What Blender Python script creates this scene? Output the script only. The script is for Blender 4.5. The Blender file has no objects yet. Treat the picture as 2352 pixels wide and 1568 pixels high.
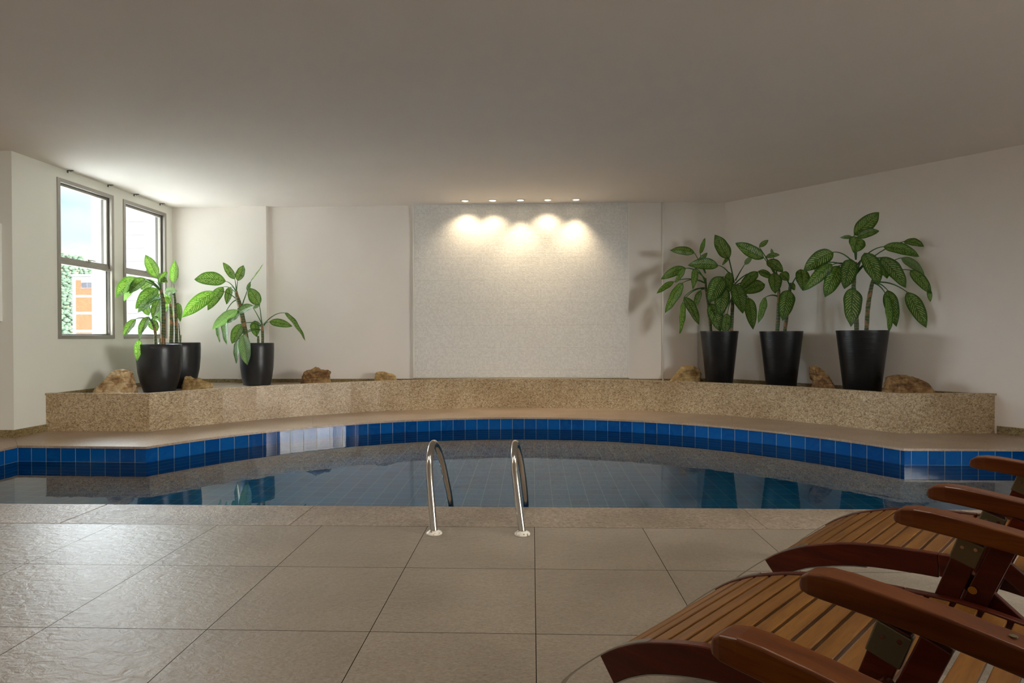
import bpy, bmesh, math, random
from mathutils import Vector, Matrix, Quaternion, noise
R = math.radians
scn = bpy.context.scene
COL = scn.collection

# ------------------------------------------------------------------ camera
cam_d = bpy.data.cameras.new('camera'); cam = bpy.data.objects.new('camera', cam_d); COL.objects.link(cam)
cam_d.sensor_width = 36.0; cam_d.lens = 36.0 * 1376.84 / 2352.0; cam_d.clip_end = 2000
yaw, pitch, roll = -0.0333638, -0.00829407, -0.00291397
fw = Vector((math.sin(yaw)*math.cos(pitch), math.cos(yaw)*math.cos(pitch), math.sin(pitch)))
rt = Vector((math.cos(yaw), -math.sin(yaw), 0)); up = rt.cross(fw)
r2 = rt*math.cos(roll) + up*math.sin(roll); u2 = -rt*math.sin(roll) + up*math.cos(roll)
m = Matrix(((r2.x, u2.x, -fw.x, 0), (r2.y, u2.y, -fw.y, 0), (r2.z, u2.z, -fw.z, 1.0655), (0, 0, 0, 1)))
cam.matrix_world = m
scn.camera = cam

# ------------------------------------------------------------------ world: bright, partly cloudy sky
world = bpy.data.worlds.new('sky'); scn.world = world; world.use_nodes = True
wn = world.node_tree; wn.nodes.clear()
def WN(t, **k):
    n = wn.nodes.new(t)
    for a, b in k.items(): setattr(n, a, b)
    return n
tc = WN('ShaderNodeTexCoord'); sep = WN('ShaderNodeSeparateXYZ'); wn.links.new(tc.outputs['Generated'], sep.inputs[0])
no = WN('ShaderNodeTexNoise'); no.inputs['Scale'].default_value = 3.2; no.inputs['Detail'].default_value = 6; no.inputs['Distortion'].default_value = .6
mp = WN('ShaderNodeMapping'); mp.inputs['Scale'].default_value = (1, 1, 3.2); wn.links.new(tc.outputs['Generated'], mp.inputs[0]); wn.links.new(mp.outputs[0], no.inputs['Vector'])
cr = WN('ShaderNodeValToRGB'); cr.color_ramp.elements[0].position = .40; cr.color_ramp.elements[0].color = (.56, .80, .97, 1)
cr.color_ramp.elements[1].position = .62; cr.color_ramp.elements[1].color = (.97, .99, 1.0, 1); wn.links.new(no.outputs['Fac'], cr.inputs[0])
mr = WN('ShaderNodeMapRange'); mr.inputs['From Min'].default_value = .27; mr.inputs['From Max'].default_value = .75
mr.inputs['To Min'].default_value = 0.68; mr.inputs['To Max'].default_value = 1.8; mr.clamp = True; wn.links.new(sep.outputs['Z'], mr.inputs['Value'])
# out-of-view sky brightened to light the room, left (west) and right of the building
nrm = WN('ShaderNodeVectorMath', operation='NORMALIZE'); wn.links.new(tc.outputs['Generated'], nrm.inputs[0])
def bank(d, a, b, strength):
    dt = WN('ShaderNodeVectorMath', operation='DOT_PRODUCT'); wn.links.new(nrm.outputs[0], dt.inputs[0]); dt.inputs[1].default_value = Vector(d).normalized()
    q = WN('ShaderNodeMapRange'); q.interpolation_type = 'SMOOTHSTEP'; q.inputs['From Min'].default_value = a; q.inputs['From Max'].default_value = b
    q.inputs['To Min'].default_value = 0; q.inputs['To Max'].default_value = strength; wn.links.new(dt.outputs['Value'], q.inputs['Value']); return q.outputs[0]
def wadd(a, b):
    q = WN('ShaderNodeMath', operation='ADD'); wn.links.new(a, q.inputs[0]); wn.links.new(b, q.inputs[1]); return q.outputs[0]
def wop(op, a, b, c=None):
    q = WN('ShaderNodeMath', operation=op)
    for i, v in enumerate((a, b, c)):
        if v is None: continue
        if isinstance(v, bpy.types.NodeSocket): wn.links.new(v, q.inputs[i])
        else: q.inputs[i].default_value = v
    return q.outputs[0]
sep2 = WN('ShaderNodeSeparateXYZ'); wn.links.new(nrm.outputs[0], sep2.inputs[0])
def sstep(v, a, b):
    q = WN('ShaderNodeMapRange'); q.interpolation_type = 'SMOOTHSTEP'; q.inputs['From Min'].default_value = a; q.inputs['From Max'].default_value = b
    wn.links.new(v, q.inputs['Value']); return q.outputs[0]
west = wop('MULTIPLY', sstep(sep2.outputs['Z'], .252, .31), sstep(wop('ADD', wop('MULTIPLY', sep2.outputs['X'], -.87), wop('MULTIPLY', sep2.outputs['Y'], .49)), .62, .86))
lowwest = wop('MULTIPLY', sstep(sep2.outputs['Z'], -.03, .05), sstep(wop('ADD', wop('MULTIPLY', sep2.outputs['X'], -.970), wop('MULTIPLY', sep2.outputs['Y'], .242)), .90, .97))
east = wop('MULTIPLY', bank((1, -.25, .12), .35, .85, 1.0), sstep(sep2.outputs['Z'], -.15, -.07))
stren = wadd(wadd(mr.outputs[0], wop('MULTIPLY', west, 30.0)), wadd(wop('MULTIPLY', east, 26.0), wop('MULTIPLY', lowwest, 15.0)))
cmx = WN('ShaderNodeMix', data_type='RGBA'); cmx.inputs[7].default_value = (.85, .92, 1.0, 1)
wn.links.new(wop('MAXIMUM', west, lowwest), cmx.inputs[0]); wn.links.new(cr.outputs[0], cmx.inputs[6])
bg = WN('ShaderNodeBackground'); wo = WN('ShaderNodeOutputWorld')
cm2 = WN('ShaderNodeMix', data_type='RGBA'); cm2.inputs[7].default_value = (1, .965, .93, 1)
wn.links.new(east, cm2.inputs[0]); wn.links.new(cmx.outputs[2], cm2.inputs[6]); wn.links.new(cm2.outputs[2], bg.inputs['Color']); wn.links.new(stren, bg.inputs['Strength']); wn.links.new(bg.outputs[0], wo.inputs[0])
world.cycles.sampling_method = 'MANUAL'; world.cycles.sample_map_resolution = 512

# ------------------------------------------------------------------ sun outside (never reaches into the room)
sd = bpy.data.lights.new('sun', 'SUN'); sd.energy = 0.5; sd.angle = R(.6); sd.color = (1, .96, .9)
so = bpy.data.objects.new('sun', sd); COL.objects.link(so); so.rotation_euler = (R(48), 0, R(8)); so.location = (-20, -30, 40)

# ------------------------------------------------------------------ daylight of the large windows (openings of the room)
def area(name, loc, d, w, h, energy, col=(1, 1, 1), portal=False):
    a = bpy.data.lights.new(name, 'AREA'); a.shape = 'RECTANGLE'; a.size = w; a.size_y = h; a.energy = energy; a.color = col
    a.cycles.is_portal = portal
    o = bpy.data.objects.new(name, a); COL.objects.link(o); o.location = loc
    o.rotation_euler = Vector(d).to_track_quat('-Z', 'Y').to_euler()
    return o
area('left_window_portal', (-5.72, 7.32, 2.0), (1, 0, 0), .96, 1.92, 1, portal=True)
area('corner_window_portal', (-5.72, 8.46, 2.0), (1, 0, 0), .98, 1.92, 1, portal=True)
for nm, loc, d, w, hh in [('right_window_portal', (6.7, 0.3, 1.7), (-1, 0, 0), 3.0, 1.4)]: area(nm, loc, d, w, hh, 1, portal=True)

# ------------------------------------------------------------------ exposure
scn.view_settings.view_transform = 'Standard'; scn.view_settings.look = 'None'
scn.view_settings.gamma = 1.0; scn.view_settings.use_curve_mapping = False
scn.view_settings.exposure = 0.9
scn.cycles.use_denoising = True
scn.cycles.max_bounces = 14; scn.cycles.diffuse_bounces = 8; scn.cycles.glossy_bounces = 6
scn.cycles.transmission_bounces = 8; scn.cycles.transparent_max_bounces = 12
scn.cycles.sample_clamp_indirect = 30; scn.cycles.blur_glossy = 0.6

# ------------------------------------------------------------------ mesh and node helpers
class MB:
    def __init__(s): s.v = []; s.f = []; s.uv = []; s.has = False
    def add(s, vs, fs, uvs=None):
        o = len(s.v); s.v += [tuple(v) for v in vs]
        for i, f in enumerate(fs):
            s.f.append(tuple(o + k for k in f)); s.uv.append(uvs[i] if uvs else None)
        if uvs: s.has = True
        return s
    def box(s, x0, y0, z0, x1, y1, z1):
        v = [(x, y, z) for z in (z0, z1) for y in (y0, y1) for x in (x0, x1)]
        return s.add(v, [(0, 2, 3, 1), (4, 5, 7, 6), (0, 1, 5, 4), (2, 6, 7, 3), (0, 4, 6, 2), (1, 3, 7, 5)])
    def prism(s, poly, z0, z1):
        n = len(poly); v = [(x, y, z0) for x, y in poly] + [(x, y, z1) for x, y in poly]
        return s.add(v, [tuple(range(n-1, -1, -1)), tuple(range(n, 2*n))] + [(i, (i+1) % n, n+(i+1) % n, n+i) for i in range(n)])
    def strip(s, outer, inner, z0, z1):            # band between two polylines of equal length
        n = len(outer)
        for i in range(n-1):
            s.prism([outer[i], outer[i+1], inner[i+1], inner[i]], z0, z1)
        return s
    def tube(s, pts, rads, n=12, cap=True):
        pts = [Vector(p) for p in pts]
        if not hasattr(rads, '__len__'): rads = [rads]*len(pts)
        rings = []; T0 = (pts[1]-pts[0]).normalized(); a = T0.orthogonal().normalized()
        for i, p in enumerate(pts):
            T = (pts[min(i+1, len(pts)-1)]-pts[max(i-1, 0)]).normalized()
            a = (a - T*a.dot(T)).normalized(); b = T.cross(a)
            rings.append([p + (a*math.cos(t)+b*math.sin(t))*rads[i] for t in [2*math.pi*k/n for k in range(n)]])
        vs = [v for r in rings for v in r]
        fs = [(i*n+k, i*n+(k+1) % n, (i+1)*n+(k+1) % n, (i+1)*n+k) for i in range(len(rings)-1) for k in range(n)]
        if cap: fs += [tuple(range(n-1, -1, -1)), tuple((len(rings)-1)*n+k for k in range(n))]
        return s.add(vs, fs)
    def lathe(s, prof, c=(0, 0, 0), n=40):
        vs = [(c[0]+r*math.cos(2*math.pi*k/n), c[1]+r*math.sin(2*math.pi*k/n), c[2]+z) for r, z in prof for k in range(n)]
        fs = [(i*n+k, i*n+(k+1) % n, (i+1)*n+(k+1) % n, (i+1)*n+k) for i in range(len(prof)-1) for k in range(n)]
        if prof[0][0] > 1e-4: fs.append(tuple(range(n-1, -1, -1)))
        if prof[-1][0] > 1e-4: fs.append(tuple((len(prof)-1)*n+k for k in range(n)))
        return s.add(vs, fs)
    def build(s, name, mat, parent=None, smooth=False, bevel=0, loc=None, rot=0, subsurf=0, seg=2):
        me = bpy.data.meshes.new(name); me.from_pydata(s.v, [], s.f); me.validate(clean_customdata=False)
        if s.has:
            ul = me.uv_layers.new(name='UVMap'); k = 0
            for p in me.polygons:
                u = s.uv[p.index]
                for j, li in enumerate(p.loop_indices): ul.data[li].uv = u[j] if u else (0, 0)
        bm = bmesh.new(); bm.from_mesh(me); bmesh.ops.recalc_face_normals(bm, faces=bm.faces); bm.to_mesh(me); bm.free()
        me.materials.append(mat)
        if smooth: me.shade_smooth()
        o = bpy.data.objects.new(name, me); COL.objects.link(o); o.parent = parent
        if loc: o.location = loc
        if rot: o.rotation_euler = (0, 0, rot)
        if bevel:
            b = o.modifiers.new('bevel', 'BEVEL'); b.width = bevel; b.segments = seg; b.limit_method = 'ANGLE'; b.angle_limit = R(35)
        if subsurf:
            b = o.modifiers.new('sub', 'SUBSURF'); b.levels = subsurf; b.render_levels = subsurf
        return o
def tag(o, label, cat, group=None):
    o['label'] = label; o['category'] = cat
    if group: o['group'] = group
    return o
def thing(name, label, cat, loc=(0, 0, 0), rz=0, group=None):
    o = bpy.data.objects.new(name, None); COL.objects.link(o); o.location = loc; o.rotation_euler = (0, 0, rz)
    o.empty_display_size = .1
    return tag(o, label, cat, group)
def struct(o): o['kind'] = 'structure'; return o
def srgb(r, g, b):
    f = lambda c: (c/255/12.92) if c <= 10 else ((c/255+.055)/1.055)**2.4
    return (f(r), f(g), f(b), 1)

class Mat:
    def __init__(s, name, rough=.5, metal=0, color=(.5, .5, .5, 1), spec=.5):
        s.m = bpy.data.materials.new(name); s.m.use_nodes = True; s.t = s.m.node_tree; s.b = s.t.nodes['Principled BSDF']
        s.b.inputs['Roughness'].default_value = rough; s.b.inputs['Metallic'].default_value = metal
        s.b.inputs['Base Color'].default_value = color; s.b.inputs['Specular IOR Level'].default_value = spec
        s.out = s.t.nodes['Material Output']; s.tc = None
    def N(s, t, ins=None, **k):
        n = s.t.nodes.new(t)
        for a, b in k.items(): setattr(n, a, b)
        for a, b in (ins or {}).items():
            if isinstance(b, bpy.types.NodeSocket): s.t.links.new(b, n.inputs[a])
            else: n.inputs[a].default_value = b
        return n
    def co(s, kind='Object'):
        if not s.tc: s.tc = s.t.nodes.new('ShaderNodeTexCoord')
        return s.tc.outputs[kind]
    def math(s, op, a, b=0.0, c=None):
        d = {0: a, 1: b}
        if c is not None: d[2] = c
        return s.N('ShaderNodeMath', d, operation=op).outputs[0]
    def ramp(s, fac, stops, interp='LINEAR'):
        n = s.N('ShaderNodeValToRGB', {0: fac}); e = n.color_ramp.elements; n.color_ramp.interpolation = interp
        while len(e) < len(stops): e.new(.5)
        for i, (p, c) in enumerate(stops): e[i].position = p; e[i].color = c if hasattr(c, '__len__') else (c, c, c, 1)
        return n.outputs[0]
    def noise(s, scale, detail=3, vec=None, dist=0, rough=.5):
        return s.N('ShaderNodeTexNoise', {'Vector': vec or s.co(), 'Scale': scale, 'Detail': detail, 'Distortion': dist, 'Roughness': rough}).outputs['Fac']
    def vor(s, scale, vec=None, feature='F1', out='Distance'):
        return s.N('ShaderNodeTexVoronoi', {'Vector': vec or s.co(), 'Scale': scale}, feature=feature).outputs[out]
    def mapp(s, scale=(1, 1, 1), loc=(0, 0, 0), rot=(0, 0, 0), kind='Object'):
        return s.N('ShaderNodeMapping', {'Vector': s.co(kind), 'Scale': scale, 'Location': loc, 'Rotation': rot}).outputs[0]
    def mix(s, f, a, b, mode='MIX'):
        n = s.N('ShaderNodeMix', data_type='RGBA', blend_type=mode)
        for i, v in ((0, f), (6, a), (7, b)):
            if isinstance(v, bpy.types.NodeSocket): s.t.links.new(v, n.inputs[i])
            else: n.inputs[i].default_value = v
        return n.outputs[2]
    def link(s, o, inp): s.t.links.new(o, s.b.inputs[inp]); return s
    def bump(s, h, strength=.3, dist=.01, normal=None):
        d = {'Height': h, 'Strength': strength, 'Distance': dist}
        if normal: d['Normal'] = normal
        o = s.N('ShaderNodeBump', d).outputs[0]; s.t.links.new(o, s.b.inputs['Normal']); return o

# ------------------------------------------------------------------ materials
def mk_wall(name, c):
    M = Mat(name, .85, color=c, spec=.2)
    n = M.noise(1.3, 4); M.link(M.ramp(n, [(.3, tuple(x*.965 for x in c[:3])+(1,)), (.7, c)]), 'Base Color')
    M.bump(M.noise(60, 4), .05, .004); return M.m
WALL = mk_wall('warm_white_paint', srgb(235, 228, 221)); WALLW = mk_wall('greenish_white_paint', srgb(232, 231, 221))
CEIL = mk_wall('ceiling_paint', srgb(240, 232, 225)); TRIMW = mk_wall('white_trim_paint', srgb(238, 236, 230))

def mk_granite(name, tan, light, dark, fleck, rough, contrast=1.0, bump=0.0, scale=1.0, spec=.5):
    M = Mat(name, rough, spec=spec)
    v = M.mapp((1, 1, 1.35))
    n1 = M.noise(34*scale, 5, v, 1.2, .68); n2 = M.noise(66*scale, 3, v, .6); n3 = M.noise(2.2, 3)
    vc = M.vor(46*scale, v, out='Distance')
    vcol = M.N('ShaderNodeSeparateColor', {0: M.vor(74*scale, v, out='Color')}).outputs[0]
    c = M.ramp(n1, [(.36, dark), (.47, tan), (.62, light)])
    c = M.mix(.55, c, M.ramp(vcol, [(.0, fleck), (.12, dark), (.4, tan), (.72, tan), (.9, light)]))
    c = M.mix(M.ramp(n2, [(.60, 0), (.68, .8*contrast)]), c, light)
    c = M.mix(M.ramp(n2, [(.28, .8*contrast), (.36, 0)]), c, fleck)
    c = M.mix(M.ramp(vc, [(.08, .4*contrast), (.18, 0)]), c, fleck)
    c = M.mix(M.ramp(n3, [(.35, .35), (.65, 0)]), c, tan, 'MULTIPLY')
    M.link(c, 'Base Color')
    if bump: M.bump(n1, bump, .006)
    return M.m
GRAN = mk_granite('speckled_granite', srgb(186, 160, 122), srgb(222, 208, 180), srgb(126, 100, 68), srgb(62, 50, 38), .34, 1.0, .06)
GRANB = mk_granite('baseboard_granite', srgb(142, 122, 82), srgb(176, 160, 118), srgb(94, 78, 46), srgb(52, 44, 30), .3)
COPE = mk_granite('flamed_granite', srgb(172, 150, 128), srgb(190, 172, 152), srgb(150, 126, 106), srgb(112, 94, 82), .33, .5, .2, 1.5, .7)
NEARC = mk_granite('rough_granite', srgb(142, 126, 110), srgb(168, 154, 138), srgb(112, 96, 82), srgb(80, 68, 60), .36, .7, .9, 1.1)

def mk_floor():
    M = Mat('slate_look_floor_tiles', .3, spec=.8)
    sp = M.N('ShaderNodeSeparateXYZ', {0: M.co()})
    def joint(ax, off):
        a = M.math('DIVIDE', M.math('SUBTRACT', sp.outputs[ax], off), .6)
        fr = M.math('FRACT', M.math('ADD', a, 100.0)); d = M.math('MINIMUM', fr, M.math('SUBTRACT', 1.0, fr))
        return M.math('LESS_THAN', d, .0025), M.math('FLOOR', M.math('ADD', a, 100.0))
    jx, ix = joint('X', .0108); jy, iy = joint('Y', 2.7405)
    j = M.math('MAXIMUM', jx, jy)
    tid = M.N('ShaderNodeCombineXYZ', {0: ix, 1: iy}).outputs[0]
    wnz = M.N('ShaderNodeTexWhiteNoise', {'Vector': tid}, noise_dimensions='3D').outputs['Value']
    off = M.N('ShaderNodeVectorMath', {0: tid, 1: (3.7, 5.3, 0)}, operation='MULTIPLY').outputs[0]
    vec = M.N('ShaderNodeVectorMath', {0: M.co(), 1: off}, operation='ADD').outputs[0]
    vm = M.N('ShaderNodeMapping', {'Vector': vec, 'Scale': (1, 1.45, 1), 'Rotation': (0, 0, .5)}).outputs[0]
    big = M.noise(20, 4, vm, .5, .55); fine = M.noise(75, 5, vm, .8, .65); wide = M.noise(2.2, 3, vec)
    c = M.ramp(fine, [(.3, srgb(112, 99, 86)), (.5, srgb(136, 124, 110)), (.7, srgb(156, 144, 128))])
    c = M.mix(M.ramp(wide, [(.3, .35), (.7, 0)]), c, srgb(150, 138, 122), 'MULTIPLY')
    c = M.mix(M.math('MULTIPLY', wnz, .12), c, srgb(112, 100, 88))
    M.link(M.mix(j, c, srgb(34, 29, 24)), 'Base Color')
    h = M.math('ADD', M.math('MULTIPLY', M.ramp(big, [(.30, 0.0), (.7, 1.0)]), .85), M.math('MULTIPLY', fine, .16))
    h = M.math('SUBTRACT', h, M.math('MULTIPLY', j, 1.0))
    M.link(M.math('MAXIMUM', M.ramp(fine, [(.3, .37), (.7, .50)]), j), 'Roughness'); M.link(M.math('MULTIPLY_ADD', j, -.8, .8), 'Specular IOR Level')
    M.bump(h, .34, .006); return M.m
FLOOR = mk_floor()

def mk_pool(name='blue_pool_tiles', c1=srgb(2, 64, 130), c2=srgb(6, 82, 152), gc=srgb(150, 160, 146)):
    M = Mat(name, .1, spec=.25)
    uv = M.N('ShaderNodeSeparateXYZ', {0: M.co('UV')})
    def j(s_):
        fr = M.math('FRACT', M.math('ADD', s_, 200.0)); return M.math('MINIMUM', fr, M.math('SUBTRACT', 1.0, fr))
    d = M.math('MINIMUM', j(uv.outputs[0]), j(uv.outputs[1])); g = M.math('LESS_THAN', d, .014)
    fl = M.N('ShaderNodeVectorMath', {0: M.co('UV')}, operation='FLOOR').outputs[0]
    wv = M.N('ShaderNodeTexWhiteNoise', {'Vector': fl}, noise_dimensions='2D').outputs['Value']
    n = M.noise(9, 4, dist=1.0)
    c = M.mix(wv, c1, c2); c = M.mix(M.ramp(n, [(.45, 0), (.75, .5)]), c, srgb(20, 92, 150))
    M.link(M.mix(g, c, gc), 'Base Color')
    M.link(M.math('MULTIPLY_ADD', g, .5, .1), 'Roughness')
    M.bump(M.math('ADD', M.math('MULTIPLY', g, -1.0), M.math('MULTIPLY', n, .5)), .12, .003); return M.m
POOL = mk_pool(); BASIN = mk_pool('teal_blue_basin_tiles', srgb(6, 88, 130), srgb(12, 104, 146), srgb(104, 142, 148))

def mk_water():
    M = Mat('still_pool_water'); t = M.t; t.nodes.remove(M.b)
    n = M.noise(5, 2); bp = M.N('ShaderNodeBump', {'Height': n, 'Strength': .02, 'Distance': .02}).outputs[0]
    gl = M.N('ShaderNodeBsdfGlossy', {'Roughness': 0.0, 'Normal': bp, 'Color': (1, 1, 1, 1)})
    rf = M.N('ShaderNodeBsdfRefraction', {'IOR': 1.33, 'Roughness': 0.0, 'Normal': bp, 'Color': (.70, .98, 1, 1)})
    fr = M.N('ShaderNodeFresnel', {'IOR': 1.33, 'Normal': bp})
    mx = M.N('ShaderNodeMixShader', {0: fr.outputs[0], 1: rf.outputs[0], 2: gl.outputs[0]})
    t.links.new(mx.outputs[0], M.out.inputs[0]); return M.m
WATER = mk_water()

def mk_glass():
    M = Mat('window_glass'); t = M.t; t.nodes.remove(M.b)
    gl = M.N('ShaderNodeBsdfGlossy', {'Roughness': 0.0}); tr = M.N('ShaderNodeBsdfTransparent', {'Color': (.97, .99, .98, 1)})
    lw_ = M.N('ShaderNodeLayerWeight', {'Blend': .5}).outputs['Facing']
    fr = M.math('MULTIPLY_ADD', M.math('POWER', lw_, 5.0), .9, .04)
    mx = M.N('ShaderNodeMixShader', {0: fr, 1: tr.outputs[0], 2: gl.outputs[0]}); t.links.new(mx.outputs[0], M.out.inputs[0]); return M.m
GLASS = mk_glass()

def mk_mosaic():
    M = Mat('white_stone_mosaic', .45, spec=.4)
    sp = M.N('ShaderNodeSeparateXYZ', {0: M.co()}); P_ = .0225
    def jj(o, off, pit):
        a = M.math('ADD', M.math('DIVIDE', M.math('SUBTRACT', o, off), pit), 500.0)
        fr = M.math('FRACT', a); return M.math('MINIMUM', fr, M.math('SUBTRACT', 1.0, fr)), M.math('FLOOR', a)
    dx, ix = jj(sp.outputs[0], 0, P_); dz, iz = jj(sp.outputs[2], .45, P_)
    dX, _ = jj(sp.outputs[0], .16, .3375); dZ, _ = jj(sp.outputs[2], .45, .3375)
    g = M.math('LESS_THAN', M.math('MINIMUM', dx, dz), .06)
    G = M.math('LESS_THAN', M.math('MINIMUM', dX, dZ), .006)
    idv = M.N('ShaderNodeCombineXYZ', {0: ix, 2: iz}).outputs[0]
    w = M.N('ShaderNodeTexWhiteNoise', {'Vector': idv}, noise_dimensions='3D').outputs['Value']
    rowv = M.N('ShaderNodeTexWhiteNoise', {'W': iz}, noise_dimensions='1D').outputs['Value']
    c = M.mix(w, srgb(222, 220, 216), srgb(238, 236, 232)); c = M.mix(g, c, srgb(222, 219, 214)); c = M.mix(M.math('MULTIPLY', M.math('LESS_THAN', dZ, .006), .3), c, srgb(160, 155, 145))
    M.link(c, 'Base Color')
    n = M.noise(52, 5, M.mapp((.6, 1, 1.5)), .4)
    h = M.math('ADD', M.math('MULTIPLY', w, .4), M.math('ADD', M.math('MULTIPLY', n, 1.2), M.math('MULTIPLY', rowv, .35)))
    h = M.math('SUBTRACT', h, M.math('MULTIPLY', M.math('MAXIMUM', g, G), .8))
    M.bump(h, .7, .005); return M.m
MOSAIC = mk_mosaic()

def mk_wood(name, c1, c2, c3, rough=.4):
    M = Mat(name, rough, spec=.28)
    v = M.mapp((1.2, 14, 14)); oi = M.N('ShaderNodeObjectInfo').outputs['Random']
    vv = M.N('ShaderNodeVectorMath', {0: v, 1: M.N('ShaderNodeCombineXYZ', {0: M.math('MULTIPLY', oi, 7.0), 1: M.math('MULTIPLY', oi, 31.0), 2: oi}).outputs[0]}, operation='ADD').outputs[0]
    a = M.noise(2.2, 5, vv, .6, .6); b = M.noise(16, 4, vv, .3)
    c = M.ramp(a, [(.3, c1), (.5, c2), (.72, c3)]); c = M.mix(M.ramp(b, [(.35, .35), (.5, 0)]), c, c1)
    c = M.mix(M.math('MULTIPLY', oi, .35), c, c1); M.link(c, 'Base Color'); M.bump(b, .06, .002); return M.m
def mk_slatwood():
    M = Mat('teak_slats', .42, spec=.28)
    v = M.mapp((14, 1.2, 14)); oi = M.N('ShaderNodeObjectInfo').outputs['Random']
    vv = M.N('ShaderNodeVectorMath', {0: v, 1: M.N('ShaderNodeCombineXYZ', {0: M.math('MULTIPLY', oi, 37.0), 1: M.math('MULTIPLY', oi, 9.0), 2: oi}).outputs[0]}, operation='ADD').outputs[0]
    a = M.noise(2.0, 5, vv, .6, .6); b = M.noise(15, 4, vv, .3)
    c = M.ramp(a, [(.3, srgb(90, 54, 18)), (.5, srgb(114, 75, 29)), (.72, srgb(134, 92, 42))])
    c = M.mix(M.ramp(b, [(.35, .4), (.5, 0)]), c, srgb(84, 50, 18)); c = M.mix(M.math('MULTIPLY', oi, .4), c, srgb(104, 66, 26))
    M.link(c, 'Base Color'); M.bump(b, .06, .002); return M.m
SLAT = mk_slatwood()
RAIL = mk_wood('varnished_red_wood', srgb(54, 14, 3), srgb(72, 22, 6), srgb(88, 32, 9), .3)
ARMW = mk_wood('varnished_arm_wood', srgb(68, 30, 5), srgb(92, 45, 9), srgb(110, 62, 16), .3)

STEEL = Mat('brushed_stainless_steel', .16, 1, srgb(196, 192, 184)).m
CHROME = Mat('polished_steel_band', .22, 1, srgb(178, 176, 170)).m
PLATE = Mat('dull_metal_plate', .45, .9, srgb(104, 96, 74)).m
BRASS = Mat('brass_bolt', .25, 1, srgb(200, 160, 84)).m
RUBBER = Mat('dark_rubber', .7, 0, srgb(28, 26, 26)).m
def mk_flange():
    M = Mat('worn_white_enamel', .35); n = M.noise(70, 4)
    M.link(M.ramp(n, [(.36, srgb(120, 108, 92)), (.44, srgb(222, 216, 204))]), 'Base Color'); return M.m
FLANGE = mk_flange()
ALU = Mat('anodised_aluminium', .4, .35, srgb(160, 155, 147)).m
ALUD = Mat('dark_grey_aluminium', .5, .3, srgb(92, 88, 84)).m  # darker aluminium for window gaskets and bracket plates
WPAINT = Mat('white_lacquer', .35, 0, srgb(236, 234, 228)).m
BOARD = Mat('pale_board', .5, 0, srgb(214, 214, 212)).m

def mk_pot(name, ribs):
    M = Mat(name, .34 if not ribs else .36, 0, srgb(24, 24, 25), .5)
    n = M.noise(14, 3); M.link(M.ramp(n, [(.4, srgb(36, 37, 40)), (.7, srgb(42, 43, 46))] if not ribs else [(.4, srgb(18, 18, 20)), (.7, srgb(24, 24, 26))]), 'Base Color')
    if ribs:
        a = M.noise(3, 4, M.mapp((1.2, 1.2, 48)), .2)
        M.bump(a, .5, .005)
    else: M.bump(M.noise(5, 2), .05, .01)
    return M.m
POTS = mk_pot('satin_black_pot', False); POTR = mk_pot('ribbed_black_pot', True)
def mk_soil():
    M = Mat('potting_soil', .95, spec=.1); n = M.noise(60, 5); M.link(M.ramp(n, [(.35, srgb(38, 26, 18)), (.7, srgb(86, 62, 42))]), 'Base Color'); M.bump(n, .8, .01); return M.m
SOIL = mk_soil()

def mk_leaf():
    M = Mat('variegated_leaf', .36, spec=.45)
    uv = M.N('ShaderNodeSeparateXYZ', {0: M.co('UV')}); u = uv.outputs[0]; av = M.math('ABSOLUTE', M.math('MULTIPLY_ADD', uv.outputs[1], 2.0, -1.0))
    oi = M.N('ShaderNodeObjectInfo').outputs['Random']
    nz = M.noise(26, 3); ph = M.math('ADD', M.math('MULTIPLY', u, 13.0), M.math('MULTIPLY', av, -3.2)); ph = M.math('ADD', ph, M.math('MULTIPLY', nz, .7))
    w = M.math('SINE', M.math('MULTIPLY', ph, 6.2832))
    st = M.ramp(M.math('ADD', M.math('MULTIPLY', w, .5), .5), [(.56, 0), (.78, 1)])
    brk = M.ramp(M.noise(46, 3, dist=.5), [(.38, 0), (.48, 1)])
    edge = M.ramp(av, [(.04, 0), (.10, 1), (.66, 1), (.84, 0)])
    ends = M.ramp(u, [(.04, 0), (.12, 1), (.82, 1), (.94, 0)])
    mask = M.math('MULTIPLY', M.math('MULTIPLY', st, brk), M.math('MULTIPLY', edge, ends))
    base = M.ramp(oi, [(0, srgb(24, 58, 20)), (.5, srgb(32, 72, 22)), (1, srgb(50, 96, 28))])
    base = M.mix(M.math('MULTIPLY', edge, .25), base, srgb(74, 124, 40))
    c = M.mix(mask, base, srgb(186, 204, 126))
    rib = M.math('LESS_THAN', av, .045); c = M.mix(M.math('MULTIPLY', rib, .7), c, srgb(62, 98, 40))
    bf = M.N('ShaderNodeNewGeometry').outputs['Backfacing']
    c = M.mix(bf, c, M.mix(.45, c, srgb(150, 172, 140)))
    M.link(c, 'Base Color')
    M.bump(M.math('ADD', M.math('MULTIPLY', w, .3), M.math('MULTIPLY', rib, -1.0)), .25, .004)
    tr = M.N('ShaderNodeBsdfTranslucent'); tcg = M.mix(.55, c, srgb(136, 188, 58), 'MIX'); M.t.links.new(tcg, tr.inputs[0])
    mx = M.N('ShaderNodeMixShader', {0: .44, 1: M.b.outputs[0], 2: tr.outputs[0]}); M.t.links.new(mx.outputs[0], M.out.inputs[0]); return M.m
LEAF = mk_leaf()
PETI = Mat('green_petiole', .45, 0, srgb(62, 104, 44)).m
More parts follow.
